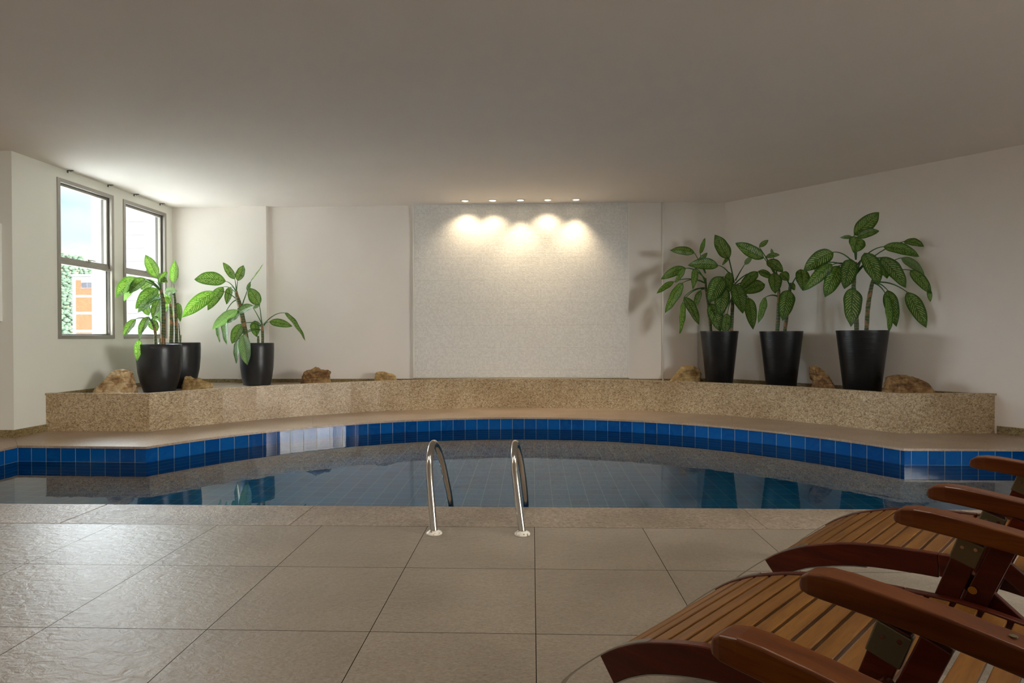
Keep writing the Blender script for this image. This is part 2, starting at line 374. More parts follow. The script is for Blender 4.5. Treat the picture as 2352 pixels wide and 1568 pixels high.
def mk_stem():
    M = Mat('ringed_green_cane', .5); sp = M.N('ShaderNodeSeparateXYZ', {0: M.co()}); n = M.noise(9, 3)
    ph = M.math('FRACT', M.math('ADD', M.math('MULTIPLY', sp.outputs[2], 27.0), M.math('MULTIPLY', n, 1.3)))
    c = M.ramp(ph, [(.0, srgb(148, 140, 92)), (.10, srgb(70, 88, 44)), (.8, srgb(58, 80, 38)), (.95, srgb(120, 110, 70))])
    c = M.mix(M.ramp(M.noise(13, 3), [(.52, 0), (.6, 1)]), c, srgb(156, 112, 72)); M.link(c, 'Base Color'); M.bump(ph, .3, .004); return M.m
STEM = mk_stem()
def mk_rock(name, a, b, c_, d):
    M = Mat(name, .8, spec=.25); n = M.noise(9, 7, dist=.9, rough=.62); v = M.vor(7, feature='DISTANCE_TO_EDGE'); l = M.noise(5, 5, M.mapp((1, 1, 6), rot=(.3, .5, 0)), .8)
    c = M.ramp(n, [(.28, d), (.42, a), (.56, b), (.72, c_)]); c = M.mix(M.ramp(l, [(.36, .6), (.46, 0)]), c, d)
    c = M.mix(M.ramp(v, [(.0, .18), (.03, 0)]), c, d); M.link(c, 'Base Color')
    M.bump(M.math('ADD', n, M.math('MULTIPLY', l, .6)), .7, .02); return M.m
ROCKA = mk_rock('pale_layered_sandstone', srgb(168, 134, 92), srgb(204, 176, 134), srgb(228, 212, 180), srgb(112, 78, 50))
ROCKB = mk_rock('tan_sandstone', srgb(158, 128, 84), srgb(190, 162, 114), srgb(212, 190, 146), srgb(116, 90, 56))
ROCKC = mk_rock('brown_sandstone', srgb(118, 86, 54), srgb(158, 124, 82), srgb(186, 156, 112), srgb(58, 38, 26))
def flat(n, c, r=.8): return Mat(n, r, 0, c, .2).m

# ------------------------------------------------------------------ the setting: room shell
H = 3.065
lw = MB()                                                            # window wall, plane x = -5.555
LX0, LX1 = -5.705, -5.555; WY = [(6.85, 7.79), (7.985, 8.935)]; WZ = (1.056, 2.945)
lw.box(LX0, 6.24, 0, LX1, WY[0][0], H).box(LX0, WY[0][1], 0, LX1, WY[1][0], H).box(LX0, WY[1][1], 0, LX1, 9.35, H)
for a, b in WY: lw.box(LX0, a, 0, LX1, b, WZ[0]).box(LX0, a, WZ[1], LX1, b, H)
struct(lw.build('wall_left', WALLW))
struct(MB().box(-8.0, 6.24, 0, LX0, 6.39, H).build('wall_front_left', WALL))
bw = MB().box(-5.555, 9.10, 0, -4.508, 9.35, H).box(-4.508, 9.03, 0, -4.049, 9.35, H).box(-4.049, 9.105, 0, 1.44, 9.35, H)
bw.box(1.44, 9.06, 0, 2.474, 9.35, H).box(2.474, 9.12, 0, 3.3, 9.35, H)
struct(bw.build('wall_back', WALL))
struct(MB().prism([(2.903, 9.12), (5.15, 6.50), (6.5, 4.92), (6.62, 5.02), (5.27, 6.61), (3.0, 9.25)], 0, H).build('wall_right_diagonal', WALL))
RY = (-1.25, 1.85); RZ = (.95, 2.45)
rw = MB().box(6.5, -4, 0, 6.65, RY[0], H).box(6.5, RY[1], 0, 6.65, 5.0, H).box(6.5, RY[0], 0, 6.65, RY[1], RZ[0]).box(6.5, RY[0], RZ[1], 6.65, RY[1], H)
struct(rw.build('wall_right', WALL))
struct(MB().box(-8.15, -4.15, 0, 6.65, -4, H).build('wall_rear', WALL))
struct(MB().box(-8.15, -4, 0, -8, 6.39, H).build('wall_far_left', WALL))
struct(MB().prism([(-8.15, -4.15), (6.65, -4.15), (6.65, 5.05), (5.3, 6.63), (3.1, 9.35), (-5.705, 9.35), (-5.705, 6.39), (-8.15, 6.39)], H, H+.2).build('ceiling', CEIL))

# curves of pool and planter
def arc(cx, cy, r, x0, x1, n):
    a0 = math.acos((x0-cx)/r); a1 = math.acos((x1-cx)/r)
    return [(cx+r*math.cos(a0+(a1-a0)*i/n), cy+r*math.sin(a0+(a1-a0)*i/n)) for i in range(n+1)]
CC, CRad = (-.126, 3.77), 4.13
PC, PR = (-.17, 4.014), 4.936
ca = arc(CC[0], CC[1], CRad, -3.765, 3.495, 60)
pa = arc(PC[0], PC[1], PR, -4.34, 4.0, 60)

# floor
fl = MB()
fl.box(-8, -4, -.12, 6.5, 3.345, 0)
fl.box(-8, 3.345, -.12, -6.0, 6.24, 0)
fl.prism([(5.9, 3.345), (6.5, 3.345), (6.5, 4.92), (5.9, 5.63)], -.12, 0)
struct(fl.build('floor', FLOOR))

# near coping, with its joints
nc = MB(); js = [-6.0, -5.34, -4.03, -2.72, -1.378, 1.296, 2.6, 3.92, 5.9]
for a, b in zip(js[:-1], js[1:]): nc.box(a+.0012, 3.347, -.03, b-.0012, 3.741, .0)
struct(nc.build('trim_near_coping', NEARC, bevel=.004))
bed = MB().box(-6.0, 3.345, -.12, 5.9, 3.72, -.004)
struct(bed.build('trim_coping_bed', GRANB))

# far coping: strip between the pool edge and the planter, one slab per segment
fc = MB(); segs = [(-6.0, 5.765), (-5.09, 5.765)]
ext = lambda p: (PC[0]+(p[0]-PC[0])*1.012, PC[1]+(p[1]-PC[1])*1.012)
def prismj(poly): fc.prism(poly, -.022, 0)
prismj([(-6.0, 3.743), (-5.095, 3.743), (-5.095, 5.76), (-5.553, 6.238), (-6.0, 6.238)])
prismj([(-5.093, 5.762), ca[0], ext(pa[0]), (-5.553, 6.70), (-5.553, 6.241)])
n = 60
for i in range(n):
    g = .0015 if i % 12 == 0 and i else 0
    o0, o1 = ca[i], ca[i+1]; i0, i1 = pa[i], pa[i+1]
    fc.prism([(o0[0]+g, o0[1]), o1, ext(i1), (ext(i0)[0]+g, ext(i0)[1])], -.022, 0)
prismj([ca[-1], (5.2, 5.745), (5.62, 5.92), (5.02, 6.66), (5.0, 6.70), ext(pa[-1])])
prismj([(5.2, 3.743), (5.9, 3.743), (5.9, 5.60), (5.62, 5.92), (5.202, 5.743)])
struct(fc.build('trim_far_coping', COPE))
fb_ = MB()                                                          # dark mortar bed under the slabs, set back from the edge
for i in range(n):
    k_ = lambda p: (CC[0]+(p[0]-CC[0])*1.008, CC[1]+(p[1]-CC[1])*1.008)
    if 0 < i < n-1: fb_.prism([k_(ca[i]), k_(ca[i+1]), ext(pa[i+1]), ext(pa[i])], -.12, -.0235)
fb_.prism([(-5.12, 5.80), (-3.82, 5.80), ext(pa[0]), (-5.60, 6.70), (-6.0, 6.70)], -.12, -.0235).prism([(-6.0, 3.70), (-5.12, 3.70), (-5.12, 5.80), (-6.0, 6.70)], -.12, -.0235)
fb_.prism([(3.54, 5.80), (5.22, 5.80), (5.62, 5.94), (5.02, 6.68), ext(pa[-1])], -.12, -.0235).prism([(5.23, 3.70), (5.95, 3.70), (5.95, 5.60), (5.62, 5.94), (5.23, 5.78)], -.12, -.0235)
struct(fb_.build('trim_mortar_bed', GRANB))

# pool walls, bottom, water
WL = -.158; DEP = -.85; TS = .1535
pw = MB()
def wallrun(pts, u0=0.0, zt=-.022):
    u = u0
    for (x0, y0), (x1, y1) in zip(pts[:-1], pts[1:]):
        L = math.hypot(x1-x0, y1-y0); u1 = u + L/TS
        v0 = (DEP-WL)/TS-.035; v1 = .90
        pw.add([(x0, y0, DEP), (x1, y1, DEP), (x1, y1, zt), (x0, y0, zt)], [(0, 1, 2, 3)], [[(u, v0), (u1, v0), (u1, v1), (u, v1)]]); u = u1
def inset(p): return (CC[0]+(p[0]-CC[0])*1.003, CC[1]+(p[1]-CC[1])*1.003)
nt = 57
ta = [inset(p) for p in arc(CC[0], CC[1], CRad, -3.765, 3.495, nt)]
aa = math.acos((-3.765-CC[0])/CRad)-math.acos((3.495-CC[0])/CRad); TL = aa*CRad*1.003/nt
def arcrun():
    for i in range(nt):
        (x0, y0), (x1, y1) = ta[i], ta[i+1]; k = i*1.0+.25
        v0 = (DEP-WL)/TS
        pw.add([(x0, y0, DEP), (x1, y1, DEP), (x1, y1, -.022), (x0, y0, -.022)], [(0, 1, 2, 3)], [[(k+1000, v0), (k+1001, v0), (k+1001, .93), (k+1000, .93)]])
wallrun([(-5.10, 3.73), (-5.10, 5.775)], 3-.3)
wallrun([(-5.10, 5.775), (ta[0][0], ta[0][1])], .1)
arcrun()
wallrun([(ta[-1][0], ta[-1][1]), (5.21, 5.757)], .58)
wallrun([(5.21, 5.757), (5.21, 3.73)], .2)
wallrun([(5.21, 3.73), (-5.10, 3.73)], .3, -.03)
bp = [(-5.10, 3.73), (5.21, 3.73), (5.21, 5.757)] + ta[::-1] + [(-5.10, 5.775)]
struct(pw.build('wall_pool_basin', POOL))
pb = MB(); pb.add([(x, y, DEP) for x, y in bp], [tuple(range(len(bp)))], [[((x-.02)/TS, y/TS) for x, y in bp]])
struct(pb.build('floor_pool_basin', BASIN))
wt = MB(); wt.add([(x, y, WL) for x, y in bp], [tuple(range(len(bp)))])
wo_ = wt.build('pool_water', WATER)
if wo_.data.polygons[0].normal.z < 0: wo_.data.flip_normals(); tag(wo_, 'still blue pool water mirroring the planter wall and mosaic', 'water')

# planter: curved granite bench wall with cap, floor slab and skirting
pl_root = thing('granite_planter', 'long curved speckled granite planter ledge behind the swimming pool', 'planter', (0, 0, 0))
W_ = .05
def segarc(r, nn): return arc(PC[0], PC[1], r, -4.34*1.0 if r == PR else PC[0]-(4.17)*(r/PR), 4.0 if r == PR else PC[0]+4.17*(r/PR), nn)
NS = 24
po = [(PC[0]+(x-PC[0]), PC[1]+(y-PC[1])) for x, y in arc(PC[0], PC[1], PR, -4.34, 4.0, NS)]
pi = [(PC[0]+(x-PC[0])*(1+W_/PR), PC[1]+(y-PC[1])*(1+W_/PR)) for x, y in po]
outer = [(-5.553, 6.662)] + po + [(5.012, 6.662)]; inner = [(-5.553, 6.662+W_)] + pi + [(4.97, 6.662+W_)]
PZ = .37
for i in range(len(outer)-1):
    MB().prism([outer[i], outer[i+1], inner[i+1], inner[i]], 0, .413).build('front_slab', GRAN, pl_root)
def off(p, k): return (PC[0]+(p[0]-PC[0])*(1+k/PR), PC[1]+(p[1]-PC[1])*(1+k/PR))
co_ = [(-5.553, 6.650)] + [off(p, -.012) for p in pa] + [(5.022, 6.650)]
ci_ = [(-5.553, 6.662+W_)] + [off(p, W_) for p in pa] + [(4.97, 6.662+W_)]
MB().strip(co_, ci_, .413, .435).build('cap_stone', GRAN, pl_root)
backs = [(-5.553, 9.098), (-4.51, 9.098), (-4.51, 9.028), (-4.047, 9.028), (-4.047, 9.10), (-1.79, 9.10), (-1.79, 9.03), (1.445, 9.03), (1.445, 9.058), (2.472, 9.058), (2.472, 9.118), (2.905, 9.118), (4.98, 6.70)]
MB().prism([(x, y) for x, y in ci_[:-1]] + [(4.93, 6.715)] + backs[::-1][1:], .30, PZ).build('planter_floor', COPE, pl_root)
sk = MB()
sk.box(-5.553, 6.72, PZ, -5.538, 9.098, .425)
sk.box(-5.538, 9.083, PZ, -4.51, 9.098, .425).box(-4.51, 9.013, PZ, -4.047, 9.028, .425).box(-4.047, 9.088, PZ, -1.80, 9.103, .425)
sk.box(-1.80, 9.012, PZ, 1.45, 9.028, .438).box(1.45, 9.043, PZ, 2.472, 9.058, .425).box(2.472, 9.103, PZ, 2.9, 9.118, .425)
sk.prism([(2.905, 9.115), (4.955, 6.725), (4.94, 6.713), (2.89, 9.10)], PZ, .425)
sk.build('skirting', GRANB, pl_root)

# baseboards outside the planter
bb = MB().box(-8, 6.222, 0, -5.555, 6.24, .08).box(-5.555, 6.222, 0, -5.537, 6.66, .08)
struct(bb.build('baseboard_left', GRANB))
struct(MB().prism([(5.03, 6.64), (6.5, 4.92), (6.486, 4.905), (5.01, 6.63)], 0, .085).build('baseboard_right', GRANB))

# mosaic wall panel
mo = thing('mosaic_panel', 'large white stone mosaic panel lit by the row of ceiling spotlights', 'wall panel', (-.172, 9.03, .45))
MB().box(-1.607, 0, 0, 1.607, .073, H-.45).build('mosaic_field', MOSAIC, mo)
MB().box(-1.622, -.004, 0, -1.609, .073, H-.45).build('edge_trim', TRIMW, mo)
MB().box(1.609, -.004, 0, 1.622, .073, H-.45).build('edge_trim', TRIMW, mo)
# conduit
cd = MB().tube([(1.96, 9.046, .372), (1.96, 9.046, H-.002)], .014, 12)
tag(cd.build('wall_conduit', WPAINT, smooth=True), 'thin white vertical conduit on the back wall right of the mosaic', 'pipe')

# recessed spotlights
spots = [(-.978, 'leftmost of the five glowing recessed ceiling spotlights', 122, .9, .58), (-.572, 'second from left of the five recessed ceiling spotlights', 116, .9, .5),
         (-.165, 'middle one of the five recessed ceiling spotlights', 84, 1.0, 1.0), (.235, 'fourth from left of the five recessed ceiling spotlights', 120, .9, .55),
         (.650, 'rightmost of the five glowing recessed ceiling spotlights', 90, 1.0, 1.15)]
GLOW = bpy.data.materials.new('lit_spot_lens'); GLOW.use_nodes = True
gb = GLOW.node_tree.nodes['Principled BSDF']; gb.inputs['Base Color'].default_value = (1, .95, .85, 1); gb.inputs['Emission Color'].default_value = (1, .86, .62, 1); gb.inputs['Emission Strength'].default_value = 6
for k, (x, lab, ang, bl, pw_) in enumerate(spots):
    y = 8.80
    s_ = thing('ceiling_spotlight', lab, 'spotlight', (x, y, H), 0, 'recessed spotlights above the mosaic')
    MB().lathe([(.044, 0), (.070, 0), (.070, -.004), (.060, -.010), (.048, -.010), (.044, -.004), (.044, 0)], n=36).build('trim_ring', WPAINT, s_, smooth=True)
    MB().lathe([(.0001, -.003), (.020, -.006), (.042, -.003), (.042, -.0005), (.0001, -.0005)], n=28).build('lens', GLOW, s_, smooth=True)
    l = bpy.data.lights.new('spot_beam', 'SPOT'); l.energy = 27.0*pw_; l.color = (1, .80, .52); l.spot_size = R(ang); l.spot_blend = bl; l.shadow_soft_size = .025
    lo = bpy.data.objects.new('spot_beam', l); COL.objects.link(lo); lo.location = (0, 0, -.03); lo.parent = s_; lo.rotation_euler = (R(4), 0, 0)

# glowing fill panels added above the deck, out of view, to brighten the room
FILL_PANEL = bpy.data.materials.new('fill_panel_glow'); FILL_PANEL.use_nodes = True
gb = FILL_PANEL.node_tree.nodes['Principled BSDF']; gb.inputs['Emission Color'].default_value = (1, .91, .78, 1); gb.inputs['Emission Strength'].default_value = 12.5
for x, lab in ((-5.2, 'added unseen square fill panel over the left end of the deck'), (-2.4, 'added unseen square fill panel left of the deck centre'),
               (.4, 'added unseen square fill panel at the deck centre'), (2.7, 'added unseen square fill panel over the right end of the deck')):
    s_ = thing('added_fill_panel', lab, 'ceiling light', (x, 1.9, H), 0, 'added fill panels over the deck')
    MB().box(-.32, -.32, -.012, .32, -.30, 0).box(-.32, .30, -.012, .32, .32, 0).box(-.32, -.30, -.012, -.30, .30, 0).box(.30, -.30, -.012, .32, .30, 0).build('frame', WPAINT, s_)
    MB().box(-.30, -.30, -.008, .30, .30, -.002).build('fill_emitter', FILL_PANEL, s_)

# windows in the left wall
def window(name, y0, y1, side=1):
    root = bpy.data.objects.new(name, None); COL.objects.link(root); root.location = (-5.555, (y0+y1)/2, WZ[0]); struct(root)
    w = (y1-y0)/2; h = WZ[1]-WZ[0]
    def ring(a, t, x0, x1, mat, nm, z0=0, z1=h):
        b = MB()
        b.box(x0, -w+a, z0+a, x1, -w+a+t, z1-a).box(x0, w-a-t, z0+a, x1, w-a, z1-a).box(x0, -w+a+t, z0+a, x1, w-a-t, z0+a+t).box(x0, -w+a+t, z1-a-t, x1, w-a-t, z1-a)
        return b.build(nm, mat, root, bevel=.002)
    ring(-.004, .046, -.14, .012, ALU, 'outer_frame')
    ring(.042, .006, -.13, -.02, ALUD, 'gasket')
    ring(.048, .026, -.075, -.035, ALU, 'upper_sash_frame', z0=.90)
    ring(.048, .010, -.12, -.06, ALU, 'lower_pane_frame', z1=.96)
    MB().box(-.075, -w+.044, .885, -.012, w-.044, .915).box(-.12, -w+.044, .915, -.03, w-.044, .955).build('transom', ALU, root, bevel=.003)
    MB().box(-.058, -w+.06, .95, -.052, w-.06, h-.06).build('upper_pane', GLASS, root)
    MB().box(-.095, -w+.05, .05, -.089, w-.05, .90).build('lower_pane', GLASS, root)
    hd = MB().box(-.032, .03, .955, -.010, .075, .975).tube([(-.012, .05, .968), (-.002, .02, .985), (.002, .14, .984)], .007, 8)
    hd.build('latch_handle', ALU, root)
    return root
window('window_1', *WY[0]); window('window_2', *WY[1])
# opening in the right wall, beside the loungers, with its frame
rr = bpy.data.objects.new('window_3', None); COL.objects.link(rr); rr.location = (6.5, .3, RZ[0]); struct(rr)
b = MB(); w = (RY[1]-RY[0])/2; h = RZ[1]-RZ[0]
b.box(0, -w, 0, .12, -w+.05, h).box(0, w-.05, 0, .12, w, h).box(0, -w+.05, 0, .12, w-.05, .05).box(0, -w+.05, h-.05, .12, w-.05, h)
b.box(.03, -.02, .05, .09, .02, h-.05).build('outer_frame', ALU, rr)
MB().box(.06, -w+.05, .05, .066, -.02, h-.05).build('pane', GLASS, rr); MB().box(.06, .02, .05, .066, w-.05, h-.05).build('pane', GLASS, rr)

# small curtain brackets under the ceiling
HL = ['small metal curtain bracket nearest the camera above the first window', 'small curtain bracket above the gap at the far edge of the first window',
      'small curtain bracket above the near side of the second window', 'small curtain bracket closest to the back corner']
for (y, lab) in zip((6.995, 7.677, 8.19, 8.775), HL):
    r_ = thing('curtain_bracket', lab, 'bracket', (-5.52, y, H), 0, 'curtain brackets above the left windows')
    MB().box(-.02, -.008, -.030, -.012, .008, -.001).box(-.02, -.010, -.008, .050, .010, -.001).build('plate', ALUD, r_)
    MB().tube([(.02, 0, -.010), (.02, 0, -.022)], .006, 8).build('screw', STEEL, r_)

# framed board at the left edge of the view
fb = thing('wall_board', 'edge of a pale framed board hanging on the far left wall', 'board', (-6.3, 6.24, 1.25))
MB().box(-.62, -.014, .0, .62, 0, 1.034).build('panel', BOARD, fb)
MB().box(-.64, -.028, -.005, -.61, 0, 1.04).box(.605, -.028, -.005, .628, 0, 1.04).box(-.61, -.028, -.005, .605, 0, .02).box(-.61, -.028, 1.015, .605, 0, 1.04).build('frame', WPAINT, fb)

# ------------------------------------------------------------------ pool ladder
ld = thing('pool_ladder', 'pair of polished steel handrails curving over the pool edge', 'pool ladder', (-.29, 3.22, 0))
def smoothpath(P, n=10):
    out = []; P = [Vector(p) for p in P]
    for i in range(len(P)-1):
        p0 = P[max(i-1, 0)]; p1 = P[i]; p2 = P[i+1]; p3 = P[min(i+2, len(P)-1)]
        for k in range(n):
            t = k/n; out.append(.5*((2*p1)+(-p0+p2)*t+(2*p0-5*p1+4*p2-p3)*t*t+(-p0+3*p1-3*p2+p3)*t**3))
    out.append(P[-1]); return out
RP = [(0, 3.22, 0), (-0.014, 3.25, 0.1), (-0.028, 3.282, 0.2), (-0.041, 3.315, 0.3), (-0.047, 3.36, 0.385), (-0.047, 3.43, 0.438), (-0.042, 3.5, 0.44), (-0.03, 3.565, 0.39), (-0.014, 3.62, 0.3), (-0.001, 3.68, 0.19), (0.01, 3.755, 0.06), (0.014, 3.8, -0.06), (0.016, 3.83, -0.3), (0.016, 3.85, -0.7)]
for dx in (-.532+.29, -.055+.29):
    r_ = MB().tube([(dx+p.x, p.y-3.22, p.z) for p in smoothpath(RP)], .0192, 20).build('handrail', STEEL, ld, smooth=True)
    MB().lathe([(.021, .022), (.026, .020), (.030, .014), (.040, .010), (.043, .004), (.043, 0), (.021, 0), (.021, .022)], c=(dx, 0, 0), n=32).build('flange', FLANGE, ld, smooth=True)
for z in (-.32, -.58):
    MB().box(-.242-.0, .60, z-.015, .235, .68, z+.015).build('step', STEEL, ld, bevel=.004)

# ------------------------------------------------------------------ loungers
TOP = [(1.02, .201), (.990, .225), (.961, .245), (.93, .263), (.90, .279), (.87, .292), (.84, .303), (.80, .317), (.76, .329), (.72, .339), (.68, .346), (.64, .352), (.60, .357), (.55, .362), (.51, .366), (.466, .369)]
SEAT = [(.4655, .369), (.40, .374), (.34, .376), (.28, .372), (.2, .362), (.1, .345), (0, .33), (-.12, .322)]
BACK = [(-.14, .335), (-.25, .43), (-.4, .59), (-.55, .77), (-.68, .95), (-.75, 1.03)]
def offs(P, d):
    out = []
    for i, p in enumerate(P):
        a = Vector(P[max(i-1, 0)]); b_ = Vector(P[min(i+1, len(P)-1)]); t = (b_-a).normalized(); out.append((p[0]+t.y*d, p[1]-t.x*d))
    return out
def railmesh(P, q0, q1, depth, top=0.0):
    A = [(x, z) for x, z in offs(P, top)] if top else P
    B_ = offs(P, -depth) if offs(P, -depth)[0][1] < P[0][1] or offs(P, -depth)[0][0] < P[0][0] and offs(P, -depth)[len(P)//2][1] < P[len(P)//2][1] else offs(P, depth)
    if B_[len(P)//2][1] > A[len(P)//2][1]: B_ = offs(P, depth)
    mb = MB(); n = len(P); vs = []
    for (x, z), (x2, z2) in zip(A, B_): vs += [(x, -q0, z), (x, -q1, z), (x2, -q1, z2), (x2, -q0, z2)]
    fs = [(0, 1, 2, 3), (4*(n-1)+3, 4*(n-1)+2, 4*(n-1)+1, 4*(n-1))]
    for i in range(n-1):
        for k in range(4): fs.append((4*i+k, 4*i+(k+1) % 4, 4*i+4+(k+1) % 4, 4*i+4+k))
    return mb.add(vs, fs)
def ribbon(P, q0, q1, th): 
    return railmesh(P, q0, q1, th)
def at_len(P, s):
    for a, b_ in zip(P[:-1], P[1:]):
        L = math.hypot(b_[0]-a[0], b_[1]-a[1])
        if s <= L: k = s/L; return (a[0]+(b_[0]-a[0])*k, a[1]+(b_[1]-a[1])*k), math.atan2(b_[1]-a[1], b_[0]-a[0])
        s -= L
    return P[-1], math.atan2(P[-1][1]-P[-2][1], P[-1][0]-P[-2][0])
def plen(P): return sum(math.hypot(b_[0]-a[0], b_[1]-a[1]) for a, b_ in zip(P[:-1], P[1:]))
QW = .649
def make_lounger(label):
    t = thing('deck_lounger', label, 'lounger', (0, 0, 0), 0, 'teak deck loungers in a row')
    for q in (0, QW-.028):
        railmesh(TOP, q, q+.028, .074).build('foot_rail', RAIL, t, bevel=.003)
        railmesh(SEAT, q, q+.028, .070).build('seat_rail', RAIL, t, bevel=.003)
        railmesh(BACK, q, q+.028, .05).build('back_rail', RAIL, t, bevel=.003)
    def slats(P, pitch, width, start, end, nm='slat'):
        L = plen(P); s = start
        while s + width < L - end:
            (x, z), a = at_len(P, s+width/2); ca_, sa_ = math.cos(a), math.sin(a)
            nx, nz = -sa_, ca_
            if nz < 0: nx, nz = -nx, -nz
            b = MB(); hw = width/2; tp = -.004; bt = -.020
            q0, q1 = .0285, QW-.0285
            vs = []
            for d in (-hw, hw):
                for e in (bt, tp): vs += [(x+ca_*d+nx*e, -q0, z+sa_*d+nz*e), (x+ca_*d+nx*e, -q1, z+sa_*d+nz*e)]
            b.add(vs, [(0, 1, 3, 2), (4, 6, 7, 5), (0, 4, 5, 1), (2, 3, 7, 6), (0, 2, 6, 4), (1, 5, 7, 3)])
            b.build(nm, SLAT, t, bevel=.0022); s += pitch
    pt_ = (plen(TOP)+.004-.012)/11; slats(TOP, pt_, pt_-.0105, .012, -.01, 'foot_slat')
    slats(SEAT, .0585, .0455, .004, .01)
    slats(BACK, .0585, .0455, .02, .01)
    for q in (.002, QW-.026):       # steel bands that run round the foot end and form the foot
        o = offs(TOP, .0025)[:6][::-1] + [(1.060, .170), (1.092, .141), (1.125, .110), (1.154, .079), (1.175, .048), (1.185, .022), (1.188, .006)]
        i_ = offs(TOP, -.0745)[:11][::-1] + [(1.086, .080), (1.105, .048), (1.116, .022), (1.120, .006)]
        railmesh(o, q, q+.024, .0035, 0).build('foot_band', CHROME, t)
        railmesh(i_, q, q+.024, .0035, 0).build('foot_band', CHROME, t)
        MB().box(1.105, -q-.024, 0, 1.20, -q, .006).build('foot_pad', RUBBER, t)
    for sgn, qo in ((-1, -.004), (1, QW+.004)):
        qa, qb = (qo-.022, qo) if sgn < 0 else (qo, qo+.022)
        am = MB()   # arm board
        q0, q1 = (qo-.028, qo+.034) if sgn < 0 else (qo-.034, qo+.028)
        prof = [(.492, .562), (.486, .578), (.470, .590), (.44, .596), (.40, .596), (.33, .590), (.24, .580), (.12, .562), (0, .540), (-.12, .516), (-.2, .498)]
        low = [(.492, .555), (.486, .549), (.470, .546), (.44, .545), (.40, .543), (.33, .538), (.24, .530), (.12, .514), (0, .494), (-.12, .470), (-.2, .455)]
        ins = [.016, .008, .003, 0, 0, 0, 0, 0, 0, 0, .01]
        vs = []; n_ = len(prof)
        for (x, z), (x2, z2), e in zip(prof, low, ins): vs += [(x, -q0-e, z), (x, -q1+e, z), (x2, -q1+e, z2), (x2, -q0-e, z2)]
        fs = [(0, 1, 2, 3), (4*n_-1, 4*n_-2, 4*n_-3, 4*n_-4)] + [(4*i+k, 4*i+(k+1) % 4, 4*i+4+(k+1) % 4, 4*i+4+k) for i in range(n_-1) for k in range(4)]
        arm = am.add(vs, fs).build('arm_rest', ARMW, t, bevel=.009, seg=3)
        for tx in (.155, .10): MB().lathe([(.0001, 0), (.006, 0), (.006, .0012), (.0001, .0018)], c=(tx, -(q0+q1)/2, .5535+.1*tx), n=12).build('screw', PLATE, arm)
        def board(p0, p1, w_, qa_, qb_, nm, mat=RAIL):
            d = (Vector(p1)-Vector(p0)).normalized(); nn = Vector((-d.y, d.x))*w_/2
            c_ = [Vector(p0)+nn, Vector(p1)+nn, Vector(p1)-nn, Vector(p0)-nn]
            vs = [(c.x, -qa_, c.y) for c in c_] + [(c.x, -qb_, c.y) for c in c_]
            return MB().add(vs, [(0, 1, 2, 3), (7, 6, 5, 4), (0, 4, 5, 1), (1, 5, 6, 2), (2, 6, 7, 3), (3, 7, 4, 0)]).build(nm, mat, t, bevel=.003)
        board((.318, .535), (.492, .004), .052, qa, qb, 'front_leg')
        qa2, qb2 = (qa+.001, qb+.0) if sgn < 0 else (qa, qb-.001)
        board((.255, .528), (.340, .300), .050, qa+.004*sgn, qb+.004*sgn, 'leg_brace')
        board((.345, .43), (-.16, .004), .045, (qa-.024 if sgn < 0 else qb+.002), (qa-.002 if sgn < 0 else qb+.024), 'rear_leg')
        dl = Vector((.492-.318, .004-.535)).normalized()
        p0 = Vector((.319, .531)); p1 = p0 + dl*.066
        pt = board(tuple(p0), tuple(p1), .060, qa-.003, qb+.003, 'metal_bracket', PLATE)
        for e in (-.012, .016): MB().tube([(.322+e, -(qa-.006), .512), (.322+e, -(qb+.006), .512)], .0045, 10).build('screw', STEEL, pt)
        MB().tube([(.316, -(qa-.028 if sgn < 0 else qa-.006), .406), (.316, -(qb+.006 if sgn < 0 else qb+.028), .406)], .010, 14).build('bolt', BRASS, t)
    for x, z in ((-.145, .30), (.465, .31)):
        MB().tube([(x, -.004, z), (x, -QW+.004, z)], .009, 12).build('pivot_bar', STEEL, t)
    return t
def copy_tree(o, parent=None, skip=()):
    c = o.copy(); COL.objects.link(c); c.parent = parent
    for ch in list(o.children):
        if not ch.name.startswith(skip or '#'): copy_tree(ch, c)
    return c
def place(o, s, label=None):
    o.location = (s*math.sqrt(.5), s*math.sqrt(.5), 0); o.rotation_euler = (0, 0, R(135))
    if label: o['label'] = label
la = make_lounger('slatted teak lounger in the foreground, the nearest with its curved foot end fully in view')
lb = copy_tree(la); lz = copy_tree(la)
place(la, 1.276); place(lb, 2.285, 'slatted teak lounger farthest in the row, its curved foot end close to the pool coping')
place(lz, .267, 'teak lounger closest to the camera, only the tip of its far arm in the picture')

